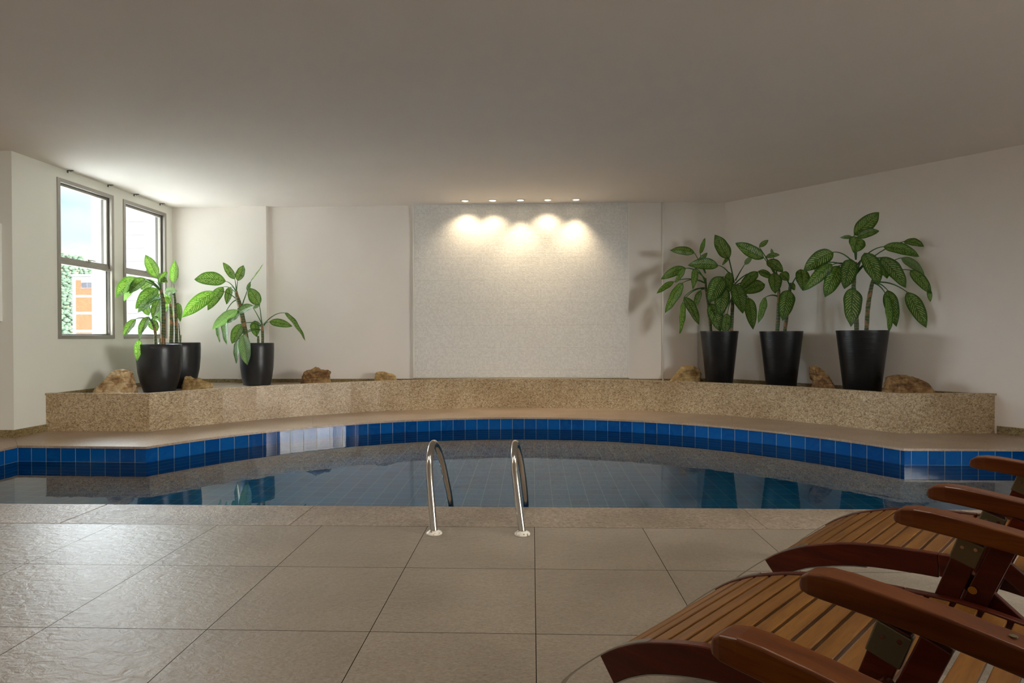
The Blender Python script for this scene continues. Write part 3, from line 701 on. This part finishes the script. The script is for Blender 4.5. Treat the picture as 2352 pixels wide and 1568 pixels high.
# ------------------------------------------------------------------ plants
# leaves: base, tip, width, crown point on the stem (metres from the pot's base), pale side out
PLANTS = [
('p1',-4.795,7.56,
[([(0.016,-0.1,0.621),(0.011,-0.1,0.767),(-0.023,-0.1,0.881),(-0.042,-0.1,0.913)],0.0164,1),([(0.035,0.02,0.613),(0.042,0.02,0.935),(0.036,0.02,1.18),(0.008,0.02,1.322)],0.029,1),([(-0.017,0.05,0.613),(-0.021,0.05,0.691)],0.0113,0)],
[
((-0.015,0,1.468),(-0.14,-0.05,1.754),0.158,(0.015,0.02,1.322),0),
((-0.247,-0.05,1.465),(-0.42,-0.2,1.207),0.202,(0.028,0.02,1.283),0),
((-0.109,-0.1,1.44),(-0.264,-0.18,1.251),0.151,(0.028,0.02,1.283),0),
((-0.252,-0.1,1.428),(-0.321,-0.2,1.15),0.063,(0.028,0.02,1.283),1),
((-0.025,0.03,1.323),(-0.273,-0.05,1.063),0.189,(0.034,0.02,1.232),0),
((-0.05,0.1,1.264),(-0.318,0.05,1.016),0.139,(0.034,0.02,1.232),0),
((-0.007,0.02,1.387),(0.077,0.05,1.554),0.107,(0.015,0.02,1.322),0),
((0.028,0,1.455),(0.116,0,1.403),0.069,(0.015,0.02,1.322),0),
((-0.121,0.1,1.427),(-0.306,0.1,1.324),0.126,(0.015,0.02,1.322),0),
((0.051,-0.08,1.174),(-0.007,-0.12,0.934),0.12,(0.036,0.02,1.206),0),
((-0.063,0.1,1.212),(-0.053,0.1,0.886),0.139,(0.036,0.02,1.206),1),
((0.041,0.05,1.214),(0.113,0.05,1.13),0.076,(0.036,0.02,1.206),0),
((-0.21,-0.15,0.929),(-0.299,-0.25,0.702),0.113,(-0.042,-0.1,0.909),0),
((-0.061,-0.12,0.963),(-0.133,-0.2,0.719),0.113,(-0.042,-0.1,0.909),0),
((-0.075,-0.05,0.915),(-0.01,-0.02,0.778),0.132,(-0.042,-0.1,0.909),0),
((-0.106,-0.02,1.14),(-0.175,-0.08,1.117),0.05,(0.036,0.02,1.18),1),
((-0.257,0.1,1.135),(-0.211,0.12,0.981),0.126,(0.036,0.02,1.18),0),
((-0.098,-0.2,0.76),(-0.1,-0.24,0.66),0.04,(-0.075,-0.1,0.901),1),
((-0.106,-0.24,0.667),(-0.107,-0.28,0.404),0.066,(-0.164,-0.1,0.755),0),
((-0.066,0.08,0.957),(-0.179,0.1,0.874),0.076,(-0.042,-0.1,0.909),0),
]),
('p2',-4.862,8.12,
[([(-0.116,-0.02,0.628),(-0.106,-0.02,0.883),(-0.122,-0.02,1.158)],0.0271,1),([(-0.074,0.05,0.627),(-0.085,0.05,1.023),(-0.09,0.05,1.134),(-0.107,0.05,1.328)],0.023,1),([(-0.045,0.08,0.627),(-0.051,0.08,0.773),(-0.062,0.08,0.899)],0.0081,0),([(0.041,-0.06,0.628),(0.053,-0.06,0.731)],0.0095,1)],
[
((-0.113,0.05,1.446),(-0.055,0,1.761),0.135,(-0.1,0.05,1.3),0),
((-0.172,-0.05,1.321),(0.03,-0.1,1.33),0.115,(-0.097,0.05,1.273),1),
((-0.047,0.05,1.175),(-0.018,0.05,0.914),0.102,(-0.09,0.05,1.134),0),
((-0.139,0.02,1.188),(-0.196,0,1.325),0.081,(-0.122,-0.02,1.158),0),
((-0.196,0.1,1.165),(-0.289,0.1,1.04),0.095,(-0.122,-0.02,1.158),0),
((-0.094,0.12,1.166),(-0.145,0.12,0.942),0.081,(-0.09,0.05,1.134),0),
]),
('p3',-4.019,8.63,
[([(-0.128,-0.03,0.606),(-0.161,-0.03,0.788),(-0.208,-0.03,1.036),(-0.24,-0.03,1.182),(-0.276,-0.03,1.298),(-0.29,-0.03,1.371)],0.0345,1),([(0.067,0.04,0.612),(0.066,0.04,0.788),(0.059,0.04,0.891)],0.0201,1),([(0.044,-0.05,0.613),(0.044,-0.05,0.715)],0.0158,1)],
[
((-0.443,-0.02,1.511),(-0.88,-0.08,1.537),0.209,(-0.283,-0.03,1.357),0),
((-0.319,0,1.546),(-0.493,0.0,1.791),0.112,(-0.283,-0.03,1.357),0),
((-0.289,0.02,1.524),(-0.208,0.04,1.754),0.141,(-0.283,-0.03,1.357),0),
((-0.072,-0.02,1.509),(0.131,-0.05,1.766),0.06,(-0.203,-0.03,1.152),1),
((-0.135,0,1.373),(-0.092,0,1.504),0.06,(-0.203,-0.03,1.152),0),
((0.042,0,1.17),(-0.105,0.0,1.416),0.187,(0.059,0.04,0.891),0),
((-0.571,-0.1,1.36),(-0.982,-0.22,0.982),0.18,(-0.269,-0.03,1.24),0),
((-0.506,0.03,1.436),(-0.756,0.05,1.093),0.144,(-0.283,-0.03,1.327),0),
((-0.42,0.08,1.439),(-0.497,0.1,1.183),0.122,(-0.283,-0.03,1.327),0),
((-0.44,-0.06,1.036),(-0.383,-0.12,0.583),0.144,(-0.284,-0.03,1.24),0),
((-0.235,-0.1,1.091),(-0.547,-0.22,0.809),0.112,(-0.255,-0.03,1.109),1),
((-0.597,0.02,0.886),(-0.559,0.02,0.621),0.083,(-0.255,-0.03,1.08),0),
((-0.278,0.06,1.069),(-0.484,0.08,0.906),0.127,(-0.226,-0.03,1.08),0),
((-0.228,-0.1,1.055),(0.047,-0.2,1.146),0.122,(-0.226,-0.03,1.051),0),
((-0.193,-0.04,0.89),(-0.319,-0.1,0.6),0.173,(0.058,0.04,0.847),0),
((-0.206,-0.15,0.658),(-0.195,-0.22,0.324),0.112,(0.036,0.04,0.803),0),
((-0.091,-0.22,0.737),(0.003,-0.3,0.299),0.184,(0.036,0.04,0.803),1),
((-0.062,0.06,0.936),(-0.04,0.08,0.698),0.144,(0.058,0.04,0.847),0),
((0.432,-0.05,1.047),(0.767,-0.12,0.641),0.104,(0.088,0.04,0.884),0),
((0.188,0.0,0.919),(0.52,0.02,0.852),0.122,(0.088,0.04,0.869),0),
((-0.065,0.03,1.126),(0.047,0.02,1.176),0.055,(0.059,0.04,0.891),1),
]),
('p4',2.625,8.5,
[([(0.165,0.0,0.769),(0.182,0.0,1.077),(0.185,0.0,1.231),(0.207,0.0,1.367)],0.0243,1),([(-0.1,0.05,0.77),(-0.126,0.05,1.08),(-0.168,0.05,1.356),(-0.177,0.05,1.512)],0.0208,1)],
[
((-0.344,0,1.859),(-0.691,-0.03,1.897),0.107,(-0.177,0.05,1.58),0),
((-0.262,0.02,1.852),(-0.186,0.04,2.075),0.073,(-0.177,0.05,1.58),0),
((-0.307,-0.05,1.721),(-0.181,-0.06,1.854),0.073,(-0.177,0.05,1.58),0),
((-0.032,-0.06,1.675),(-0.473,-0.15,1.671),0.17,(0.199,0.0,1.47),0),
((0.131,0,1.77),(-0.053,0.02,2.117),0.204,(0.207,0.0,1.436),0),
((0.141,0.02,1.798),(0.039,0,1.683),0.052,(0.207,0.0,1.436),0),
((-0.458,0.02,1.648),(-0.808,0.02,1.495),0.135,(-0.177,0.05,1.494),0),
((-0.495,-0.06,1.639),(-0.644,-0.12,1.43),0.083,(-0.177,0.05,1.494),0),
((-0.621,0.05,1.462),(-0.865,0.05,1.295),0.083,(-0.185,0.05,1.443),0),
((-0.525,-0.06,1.435),(-0.792,-0.15,1.01),0.152,(-0.185,0.05,1.443),0),
((-0.344,-0.05,1.639),(-0.401,-0.12,1.341),0.107,(-0.177,0.05,1.443),0),
((-0.513,-0.03,1.181),(-0.573,-0.1,0.728),0.114,(-0.194,0.05,1.374),0),
((-0.494,-0.02,1.241),(-0.296,-0.06,0.846),0.104,(-0.194,0.05,1.357),0),
((-0.239,0.06,1.34),(-0.323,0.08,1.071),0.08,(-0.194,0.05,1.357),0),
((0.008,-0.12,1.511),(-0.205,-0.22,1.152),0.251,(0.207,0.0,1.385),0),
((0.002,-0.14,1.374),(-0.056,-0.22,0.959),0.225,(0.182,0.0,1.299),0),
((-0.159,-0.12,1.14),(-0.035,-0.18,0.751),0.211,(-0.109,0.05,1.167),0),
((0.062,-0.16,1.003),(-0.005,-0.24,0.692),0.142,(0.182,0.0,1.231),0),
((0.13,-0.03,1.587),(0.098,-0.06,1.27),0.132,(0.207,0.0,1.367),0),
((0.172,-0.12,1.409),(0.258,-0.2,1.0),0.217,(0.207,0.0,1.367),0),
((0.514,-0.06,1.581),(0.229,-0.1,1.317),0.146,(0.215,0.0,1.419),0),
((0.387,-0.04,1.227),(0.425,-0.12,0.78),0.159,(0.215,0.0,1.367),0),
((0.361,0.03,1.695),(0.466,0.03,1.817),0.073,(0.224,0.0,1.47),1),
((0.621,-0.02,1.415),(0.281,-0.08,1.293),0.187,(0.224,0.0,1.402),0),
]),
('p5',3.275,8,
[([(-0.062,-0.02,0.754),(-0.041,-0.02,1.019),(-0.038,-0.02,1.227),(-0.041,-0.02,1.355)],0.0245,1),([(0.062,0.05,0.754),(0.105,0.05,1.037),(0.134,0.05,1.263),(0.133,0.05,1.392)],0.0228,1)],
[
((-0.24,-0.05,1.713),(-0.634,-0.12,1.9),0.179,(-0.046,-0.02,1.419),0),
((-0.262,0.06,1.873),(-0.138,0.07,1.966),0.069,(-0.046,-0.02,1.451),0),
((-0.212,-0.02,1.725),(-0.026,-0.02,1.755),0.069,(-0.046,-0.02,1.419),0),
((-0.099,0.02,1.753),(-0.121,0.02,1.845),0.042,(-0.046,-0.02,1.419),0),
((-0.212,-0.06,1.672),(-0.023,-0.12,1.517),0.15,(-0.046,-0.02,1.419),0),
((-0.311,-0.03,1.54),(-0.114,-0.02,1.449),0.101,(-0.038,-0.02,1.371),0),
((-0.13,-0.1,1.511),(-0.142,-0.16,1.237),0.183,(-0.038,-0.02,1.355),0),
((-0.014,0,1.514),(0.083,-0.04,1.413),0.134,(0.126,0.05,1.376),0),
((0.046,-0.12,1.286),(-0.065,-0.2,0.883),0.215,(0.134,0.05,1.328),0),
((-0.22,-0.04,1.198),(-0.337,-0.1,0.855),0.117,(-0.038,-0.02,1.203),0),
((0.236,-0.05,1.561),(0.224,-0.14,1.274),0.192,(0.134,0.05,1.328),0),
((0.133,0.05,1.392),(0.197,0.05,1.295),0.082,(0.134,0.05,1.296),0),
]),
('p6',3.943,7.3,
[([(-0.064,0.0,0.754),(-0.071,0.0,0.943),(-0.101,0.0,1.25),(-0.089,0.0,1.44),(-0.075,0.0,1.571)],0.0253,1),([(0.07,0.04,0.753),(0.091,0.04,1.047),(0.136,0.04,1.311),(0.155,0.04,1.369)],0.0238,1)],
[
((-0.097,0,1.892),(0.211,0.02,2.167),0.196,(-0.075,0.0,1.6),0),
((-0.088,-0.05,1.854),(0.153,-0.08,1.926),0.107,(-0.075,0.0,1.6),0),
((-0.086,-0.06,1.856),(-0.171,-0.14,1.664),0.208,(-0.075,0.0,1.6),0),
((-0.129,-0.02,1.862),(-0.277,-0.03,1.862),0.039,(-0.075,0.0,1.6),1),
((-0.361,-0.04,1.687),(-0.741,-0.1,1.455),0.193,(-0.075,0.0,1.527),0),
((-0.387,-0.08,1.534),(-0.764,-0.16,1.224),0.161,(-0.075,0.0,1.469),0),
((-0.301,-0.05,1.523),(-0.498,-0.12,1.145),0.201,(-0.075,0.0,1.44),0),
((-0.182,-0.1,1.591),(-0.303,-0.18,1.237),0.208,(-0.075,0.0,1.469),0),
((-0.051,-0.14,1.661),(0.058,-0.24,1.278),0.216,(-0.061,0.0,1.469),0),
((0.201,-0.03,1.609),(0.255,-0.06,1.366),0.164,(-0.061,0.0,1.44),0),
((0.229,-0.03,1.749),(0.566,-0.16,1.611),0.146,(-0.068,0.0,1.527),0),
((0.458,-0.05,1.806),(0.587,-0.21,1.721),0.107,(-0.061,0.0,1.469),0),
((0.157,-0.1,1.614),(0.404,-0.18,1.244),0.193,(-0.061,0.0,1.44),0),
((0.435,-0.03,1.614),(0.597,-0.2,1.397),0.054,(0.148,0.04,1.354),1),
((0.503,-0.1,1.461),(0.638,-0.26,1.169),0.122,(0.148,0.04,1.354),0),
((0.627,-0.24,1.227),(0.641,-0.24,1.079),0.039,(0.613,-0.24,1.269),0),
((0.477,-0.08,1.205),(0.608,-0.22,0.78),0.156,(0.148,0.04,1.325),0),
((-0.188,-0.14,1.254),(-0.239,-0.2,0.795),0.226,(-0.096,0.0,1.235),0),
((0.251,-0.06,1.171),(0.246,-0.12,0.728),0.141,(0.155,0.04,1.325),0),
((0.315,0.03,1.236),(0.401,0.0,0.796),0.119,(0.155,0.04,1.325),0),
((-0.49,0.05,1.565),(-0.518,0.06,1.416),0.074,(-0.075,0.0,1.469),0),
]),
]
def leaf_mesh(b0, t0, w, flag, rnd):
    b0 = Vector(b0); t0 = Vector(t0); ax = t0-b0; L = ax.length; a = ax.normalized()
    n0 = Vector((0, -1, .12)); n0 = (n0-a*n0.dot(a)).normalized(); w0 = a.cross(n0).normalized()
    tw = max(w, min(.36*L, w*2.4)); phi = math.acos(min(1, w/tw)); phi *= 1 if (w0.z*1 > 0) == (n0.z > 0) else -1
    wd = w0*math.cos(phi)+n0*math.sin(phi); nn = wd.cross(a).normalized()
    if nn.z < -.2 and abs(nn.y) < .8: nn = -nn
    U = [0, .04, .10, .18, .28, .38, .48, .58, .68, .77, .85, .92, .97, 1]
    Wd = [.03, .30, .58, .80, .94, 1, .99, .94, .84, .70, .52, .31, .13, .01]
    V = [-1, -.72, -.4, -.12, 0, .12, .4, .72, 1]
    vs = []; bow = rnd.uniform(.05, .12)*L; ph = rnd.uniform(0, 6)
    sag = Vector((0, 0, 1)) if a.z < .3 else nn
    for u, ww in zip(U, Wd):
        c = b0+ax*u + sag*bow*math.sin(math.pi*u)*(1 if a.z < .3 else -.6)*.7
        for v in V:
            rip = math.sin(u*16+ph+(2 if v > 0 else 0))*.035*abs(v)**2*tw
            vs.append(c + wd*(v*ww*tw/2*.98) + nn*(abs(v)**1.3*ww*tw*.12 + rip))
    nv = len(V); fs = []; uvs = []
    for i in range(len(U)-1):
        for k in range(nv-1):
            fs.append((i*nv+k, i*nv+k+1, (i+1)*nv+k+1, (i+1)*nv+k))
            uvs.append([(U[i], V[k]/2+.5), (U[i], V[k+1]/2+.5), (U[i+1], V[k+1]/2+.5), (U[i+1], V[k]/2+.5)])
    return vs, fs, uvs, nn
def build_leaf(parent, l, rnd, kpet):
    b0, t0, w, c0, fl_ = l
    vs, fs, uvs, nn = leaf_mesh(b0, t0, w, fl_, rnd)
    me = bpy.data.meshes.new('leaf'); me.from_pydata([tuple(v) for v in vs], [], fs)
    ul = me.uv_layers.new(name='UVMap')
    for p in me.polygons:
        for j, li in enumerate(p.loop_indices): ul.data[li].uv = uvs[p.index][j]
    # top side of a leaf faces the viewer/up unless it is one that shows its pale underside
    if (sum((p.normal.y for p in me.polygons)) > 0) != bool(fl_): me.flip_normals()
    me.materials.append(LEAF); me.shade_smooth()
    o = bpy.data.objects.new('leaf', me); COL.objects.link(o); o.parent = parent
    sm = o.modifiers.new('sub', 'SUBSURF'); sm.levels = 1; sm.render_levels = 1
    p0 = Vector(c0); p3 = Vector(b0); d = (p3-p0); L = d.length
    if L > .02:
        mid = p0 + d*.5 + Vector((0, 0, min(.30*L, .10)))*(1.0 if d.z < L*.8 else .2)
        pts = []
        for k in range(9):
            s_ = k/8; pts.append(p0*(1-s_)**2+mid*2*s_*(1-s_)+p3*s_*s_)
        rad = [max(.0042, .0085-.0045*k/8)*kpet for k in range(9)]
        MB().tube(pts, rad, 8).build('petiole', PETI, o, smooth=True)
    return o
PLANT_LABEL = {
 'p1': ('variegated dumb cane in a rounded black pot in front of the left windows', 'plant'),
 'p2': ('dumb cane in a rounded black pot half hidden behind the leftmost pot', 'plant'),
 'p3': ('spreading dumb cane in a rounded black pot by the wall column, arching both sides', 'plant'),
 'p4': ('bushy dark dumb cane in a ribbed black pot by the wall recess, leftmost ribbed pot', 'plant'),
 'p5': ('slimmest dumb cane in a ribbed black pot, middle of the three on the right', 'plant'),
 'p6': ('tallest dumb cane in the widest ribbed black pot at the right wall', 'plant')}
def round_pot(D, Ht, Db):
    r = D/2; rb = Db/2
    pr = [(rb*.9, 0), (rb, .004), (rb+(r-rb)*.45, Ht*.2), (rb+(r-rb)*.80, Ht*.42), (r*.985, Ht*.66), (r, Ht*.86), (r*.992, Ht-.006), (r*.975, Ht), (r*.94, Ht-.004), (r*.93, Ht-.06), (.0001, Ht-.062)]
    return pr
def taper_pot(D, Ht, Db):
    r = D/2; rb = Db/2
    return [(rb*.96, 0), (rb, .006), (r*.985, Ht-.03), (r, Ht-.010), (r*.997, Ht), (r*.95, Ht), (r*.94, Ht-.06), (.0001, Ht-.062)]
POTDIM = {'p1': ('r', .522, .61, .36), 'p2': ('r', .52, .625, .36), 'p3': ('r', .472, .612, .37), 'p4': ('t', .512, .763, .35), 'p5': ('t', .533, .755, .36), 'p6': ('t', .56, .757, .39)}
for pid, px_, py_, stems, leaves in PLANTS:
    rnd = random.Random(pid)
    kind, D, Ht, Db = POTDIM[pid]
    root = thing('potted_dumb_cane', PLANT_LABEL[pid][0], 'plant', (px_, py_, PZ), 0, 'potted dumb canes on the granite planter')
    pr = round_pot(D, Ht, Db) if kind == 'r' else taper_pot(D, Ht, Db)
    pot = MB().lathe(pr, n=56).build('pot', POTS if kind == 'r' else POTR, root, smooth=True)
    es = pot.modifiers.new('es', 'EDGE_SPLIT'); es.split_angle = R(50)
    MB().lathe([(D/2*.925, Ht-.055), (D/2*.6, Ht-.040), (.0001, Ht-.035)], n=28).build('soil', SOIL, pot, smooth=True)
    for pts, r_, ringed in stems:
        P = [Vector(p) for p in pts]; P[0].z = Ht-.05
        q = smoothpath(P, 6); n_ = len(q)
        rr_ = [r_*(1.0-.45*max(0, i/n_-.45)/.55)*(1+.05*math.sin(i*2.3)) for i in range(n_)]
        MB().tube(q, rr_, 14).build('stem', STEM, root, smooth=True)
    for l in leaves:
        build_leaf(root, l, rnd, 1.0 if kind == 'r' else 1.15)

# ------------------------------------------------------------------ rocks
ROCKS = [
('r1',-5.138,7.2,[(-0.236,0),(-0.193,0.081),(-0.095,0.17),(-0.038,0.239),(0.011,0.286),(0.081,0.314),(0.165,0.3),(0.203,0.272),(0.22,0.17),(0.236,0.088),(0.236,0)]),
('r2',-4.419,7.75,[(-0.188,0),(-0.165,0.086),(-0.135,0.187),(-0.09,0.182),(-0.045,0.159),(0.037,0.159),(0.096,0.122),(0.2,0.097),(0.188,0)]),
('r3',-3.148,8.62,[(-0.215,0),(-0.187,0.125),(-0.159,0.199),(-0.063,0.232),(-0.002,0.258),(0.039,0.252),(0.086,0.222),(0.161,0.22),(0.216,0.202),(0.198,0.131),(0.215,0)]),
('r4',-2.178,8.87,[(-0.17,0),(-0.16,0.142),(-0.128,0.178),(-0.031,0.176),(0.08,0.149),(0.15,0.117),(0.17,0)]),
('r5',2.193,8.8,[(-0.22,0),(-0.114,0.133),(-0.009,0.267),(0.15,0.261),(0.247,0.213),(0.256,0.133),(0.22,0)]),
('r6',3.603,7.5,[(-0.137,0),(-0.122,0.2),(-0.182,0.323),(-0.1,0.323),(-0.004,0.252),(0.055,0.155),(0.137,0)]),
('r7',4.287,6.95,[(-0.289,0),(-0.248,0.222),(-0.18,0.247),(-0.044,0.249),(0.105,0.208),(0.2,0.138),(0.289,0)]),
]
def rock(rid, x, y, sil, depth, mat, label):
    cx = sum(p[0] for p in sil)/len(sil); top = max(p[1] for p in sil)
    ring = []
    m_ = len(sil); K = 7
    vs = []; ks = [-1, -.85, -.5, 0, .5, .85, 1]
    hs = [.55, .82, .97, 1, .95, .78, .5]
    for k, hh in zip(ks, hs):
        for (px, pz) in sil:
            vs.append((cx+(px-cx)*(hh*.6+.4 if pz > 0 else hh*.5+.5), k*depth/2*(1-.25*pz/top), pz*hh))
    fs = [(i*m_+j, i*m_+(j+1) % m_, (i+1)*m_+(j+1) % m_, (i+1)*m_+j) for i in range(K-1) for j in range(m_)]
    fs += [tuple(range(m_-1, -1, -1)), tuple((K-1)*m_+j for j in range(m_))]
    me = bpy.data.meshes.new('landscape_rock'); me.from_pydata(vs, [], fs)
    bm = bmesh.new(); bm.from_mesh(me); bmesh.ops.triangulate(bm, faces=bm.faces)
    bmesh.ops.subdivide_edges(bm, edges=bm.edges, cuts=2, use_grid_fill=True)
    bmesh.ops.subdivide_edges(bm, edges=bm.edges, cuts=1, use_grid_fill=True)
    bm.normal_update(); sd_ = hash(rid) if False else sum(ord(c) for c in rid)
    for v in bm.verts:
        p = v.co*11+Vector((sd_, 0, 0)); q = v.co*34+Vector((0, sd_, 0))
        d = (abs(noise.noise(p))*-.020 + noise.noise(q)*.005 + .004)
        v.co += v.normal*d
        if v.co.z < 0.004: v.co.z = 0.0
    bmesh.ops.recalc_face_normals(bm, faces=bm.faces); bm.to_mesh(me); bm.free(); me.materials.append(mat)
    o = bpy.data.objects.new('landscape_rock', me); COL.objects.link(o); o.location = (x, y, PZ)
    return tag(o, label, 'rock', 'loose rocks along the planter')
RK = {'r1': (.30, ROCKA, 'pale layered sandstone rock under the left window, leftmost on the planter'),
 'r2': (.20, ROCKB, 'low wedge shaped tan rock beside the two left pots'),
 'r3': (.22, ROCKC, 'blocky cracked brown rock right of the arching plant'),
 'r4': (.16, ROCKB, 'small low yellowish rock left of the mosaic panel'),
 'r5': (.24, ROCKB, 'angular tan rock left of the first ribbed pot, by the conduit'),
 'r6': (.22, ROCKC, 'tall pointed rock standing between the two right hand ribbed pots'),
 'r7': (.26, ROCKC, 'largest brown rock, rightmost on the planter beside the biggest pot')}
for rid, x, y, sil in ROCKS: rock(rid, x, y, sil, RK[rid][0], RK[rid][1], RK[rid][2])

# ------------------------------------------------------------------ outside the left windows
WHT = flat('pale_render', srgb(112, 112, 113)); WHT2 = flat('pale_facade_panel', srgb(107, 105, 107)); LINE = flat('facade_joint', srgb(82, 78, 80))
tw = thing('white_tower', 'smooth white rendered building block close outside the left windows', 'building', (-9, 16, -20))
MB().box(-3.02, 0, 0, 4.0, 8, 25.3).build('wall', WHT, tw)
MB().box(-2.35, -.03, 0, -1.53, 0, 25.3).build('tiled_facade', WHT2, tw)
jb = MB()
for k in range(15): jb.box(-2.35, -.036, 19.94+k*.355, -1.53, -.03, 19.94+k*.355+.014)
jb.build('facade_joints', LINE, tw)
k95 = 95/45
def z95(z): return 1.0655+(z-1.0655)*k95
def mk_brick():
    M = Mat('orange_brick', .9, spec=.1)
    b = M.N('ShaderNodeTexBrick', {'Vector': M.mapp(rot=(R(90), 0, 0)), 'Scale': 1.0, 'Color1': srgb(122, 60, 40), 'Color2': srgb(132, 72, 50), 'Mortar': srgb(118, 84, 66), 'Mortar Size': .02, 'Brick Width': .36, 'Row Height': .12})
    M.link(b.outputs[0], 'Base Color'); return M.m
BRICK = mk_brick(); DARKG = flat('dim_window_glass', srgb(66, 67, 73), .4)
br = thing('brick_apartment', 'distant apartment block of orange brick with white bands seen through the window', 'building', (-74.6, 95, 0))
XL = 0.0; XR = 14.0
def zpx(y): return 1.0655+(769.6-y)*97.4/1376.84
ztop = zpx(629); MB().box(XL, 0, -60, XR, 12, ztop).build('wall', WHT, br)
rows = [(637.6, 671), (677, 709.6), (716, 751), (757.5, 792), (798, 832)]
for a, b_ in rows: MB().box(.62, -.06, zpx(b_), XR, 0, zpx(a)).build('brick_panel', BRICK, br)
MB().box(-.15, -.15, ztop, XR, 12, ztop+.35).build('roof_parapet', WHT, br)
for x0 in (1.55, 4.6, 8.0):
    wf = MB().box(x0, -.14, zpx(656.5), x0+2.1, -.06, zpx(638.2)).build('window', flat('pale_window_frame', srgb(126, 124, 127)), br)
    for q in (0.06, 1.08): MB().box(x0+q, -.17, zpx(655.5), x0+q+.96, -.14, zpx(643)).build('pane', DARKG, wf)
# unseen white slab added below the left sills to bounce light onto the ceiling
struct(MB().box(-26, -2, -.6, -5.72, 14.5, -.4).build('added_bounce_ground', flat('white_bounce_surface', srgb(236, 236, 232))))
# hill with scrub and houses
hm = MB(); nx, ny = 50, 30
def hz(x, y):
    t = (y-190)/260.0; t = max(0, min(1, t)); e = t*t*(3-2*t)
    r = math.exp(-((x+330)/120.0)**2)*1.0 + .35
    return -45+e*(82*r*1.02)+6*noise.noise(Vector((x*.02, y*.02, 0)))+2*noise.noise(Vector((x*.07, y*.07, 3)))
vs = [(x, y, hz(x, y)) for j in range(ny+1) for x, y in [(-560+i*10.4, 120+j*14) for i in range(nx+1)]]
hm.add(vs, [(j*(nx+1)+i, j*(nx+1)+i+1, (j+1)*(nx+1)+i+1, (j+1)*(nx+1)+i) for j in range(ny) for i in range(nx)])
def mk_hill():
    M = Mat('dry_scrub_hillside', 1, spec=0); n = M.noise(.05, 6); n2 = M.noise(.015, 3)
    c = M.ramp(n, [(.38, srgb(76, 86, 72)), (.5, srgb(94, 98, 78)), (.62, srgb(118, 104, 84))]); M.link(c, 'Base Color'); return M.m
struct(hm.build('hillside_ground', mk_hill(), smooth=True))
struct(MB().box(-600, 10, -46, 200, 460, -44).build('city_ground', flat('pale_ground', srgb(190, 186, 176))))
rnd = random.Random(11); tm = MB()
ico = bmesh.new(); bmesh.ops.create_icosphere(ico, subdivisions=2, radius=1); iv = [v.co.copy() for v in ico.verts]; ifc = [tuple(v.index for v in f.verts) for f in ico.faces]; ico.free()
for k in range(4500):
    y = rnd.uniform(190, 400); x = -y*rnd.uniform(.70, .84); r = rnd.uniform(.6, 1.7); z = hz(x, y)+r*.4
    if any(abs(x-a) < 15 and abs(y-b) < 14 for a, b in ((-246, 310), (-229, 286), (-182, 235))): continue
    tm.add([(x+v.x*r*(1+.9*noise.noise(v*2.5+Vector((k*1.7, 0, 0)))), y+v.y*r, z+v.z*r*(.8+.5*noise.noise(v*3+Vector((0, k, 0))))) for v in iv], ifc)
M_ = Mat('hazy_tree_foliage', 1, spec=0); M_.link(M_.ramp(M_.noise(.6, 4), [(.35, srgb(48, 62, 52)), (.65, srgb(74, 84, 72))]), 'Base Color')
tr_ = tm.build('hillside_trees', M_.m, smooth=True); tr_['kind'] = 'stuff'; tag(tr_, 'hazy trees and scrub scattered over the distant hillside', 'trees')
HS = [(-246, 310, 7, 8, 'white hillside house with a dark band of windows', 1), (-229, 286, 9, 6, 'low pale house below the dark windowed one on the hillside', 0), (-182, 235, 8, 13, 'tall beige block at the foot of the hill', 2)]
for x, y, w_, h_, lab, kd in HS:
    g_ = thing('hillside_house', lab, 'house', (x, y, hz(x, y)-2))
    MB().box(-w_/2, -4, 0, w_/2, 4, h_).build('wall', flat('house_wall', srgb(146, 144, 142) if kd < 2 else srgb(138, 128, 118)), g_)
    MB().box(-w_/2-.4, -4.4, h_, w_/2+.4, 4.4, h_+.5).build('roof', WHT, g_)
    for k in range(3): MB().box(-w_/2+.6+k*w_/3.2, -4.12, h_*.5, -w_/2+.6+k*w_/3.2+w_/4.6, -4, h_*.78).build('window', DARKG, g_)
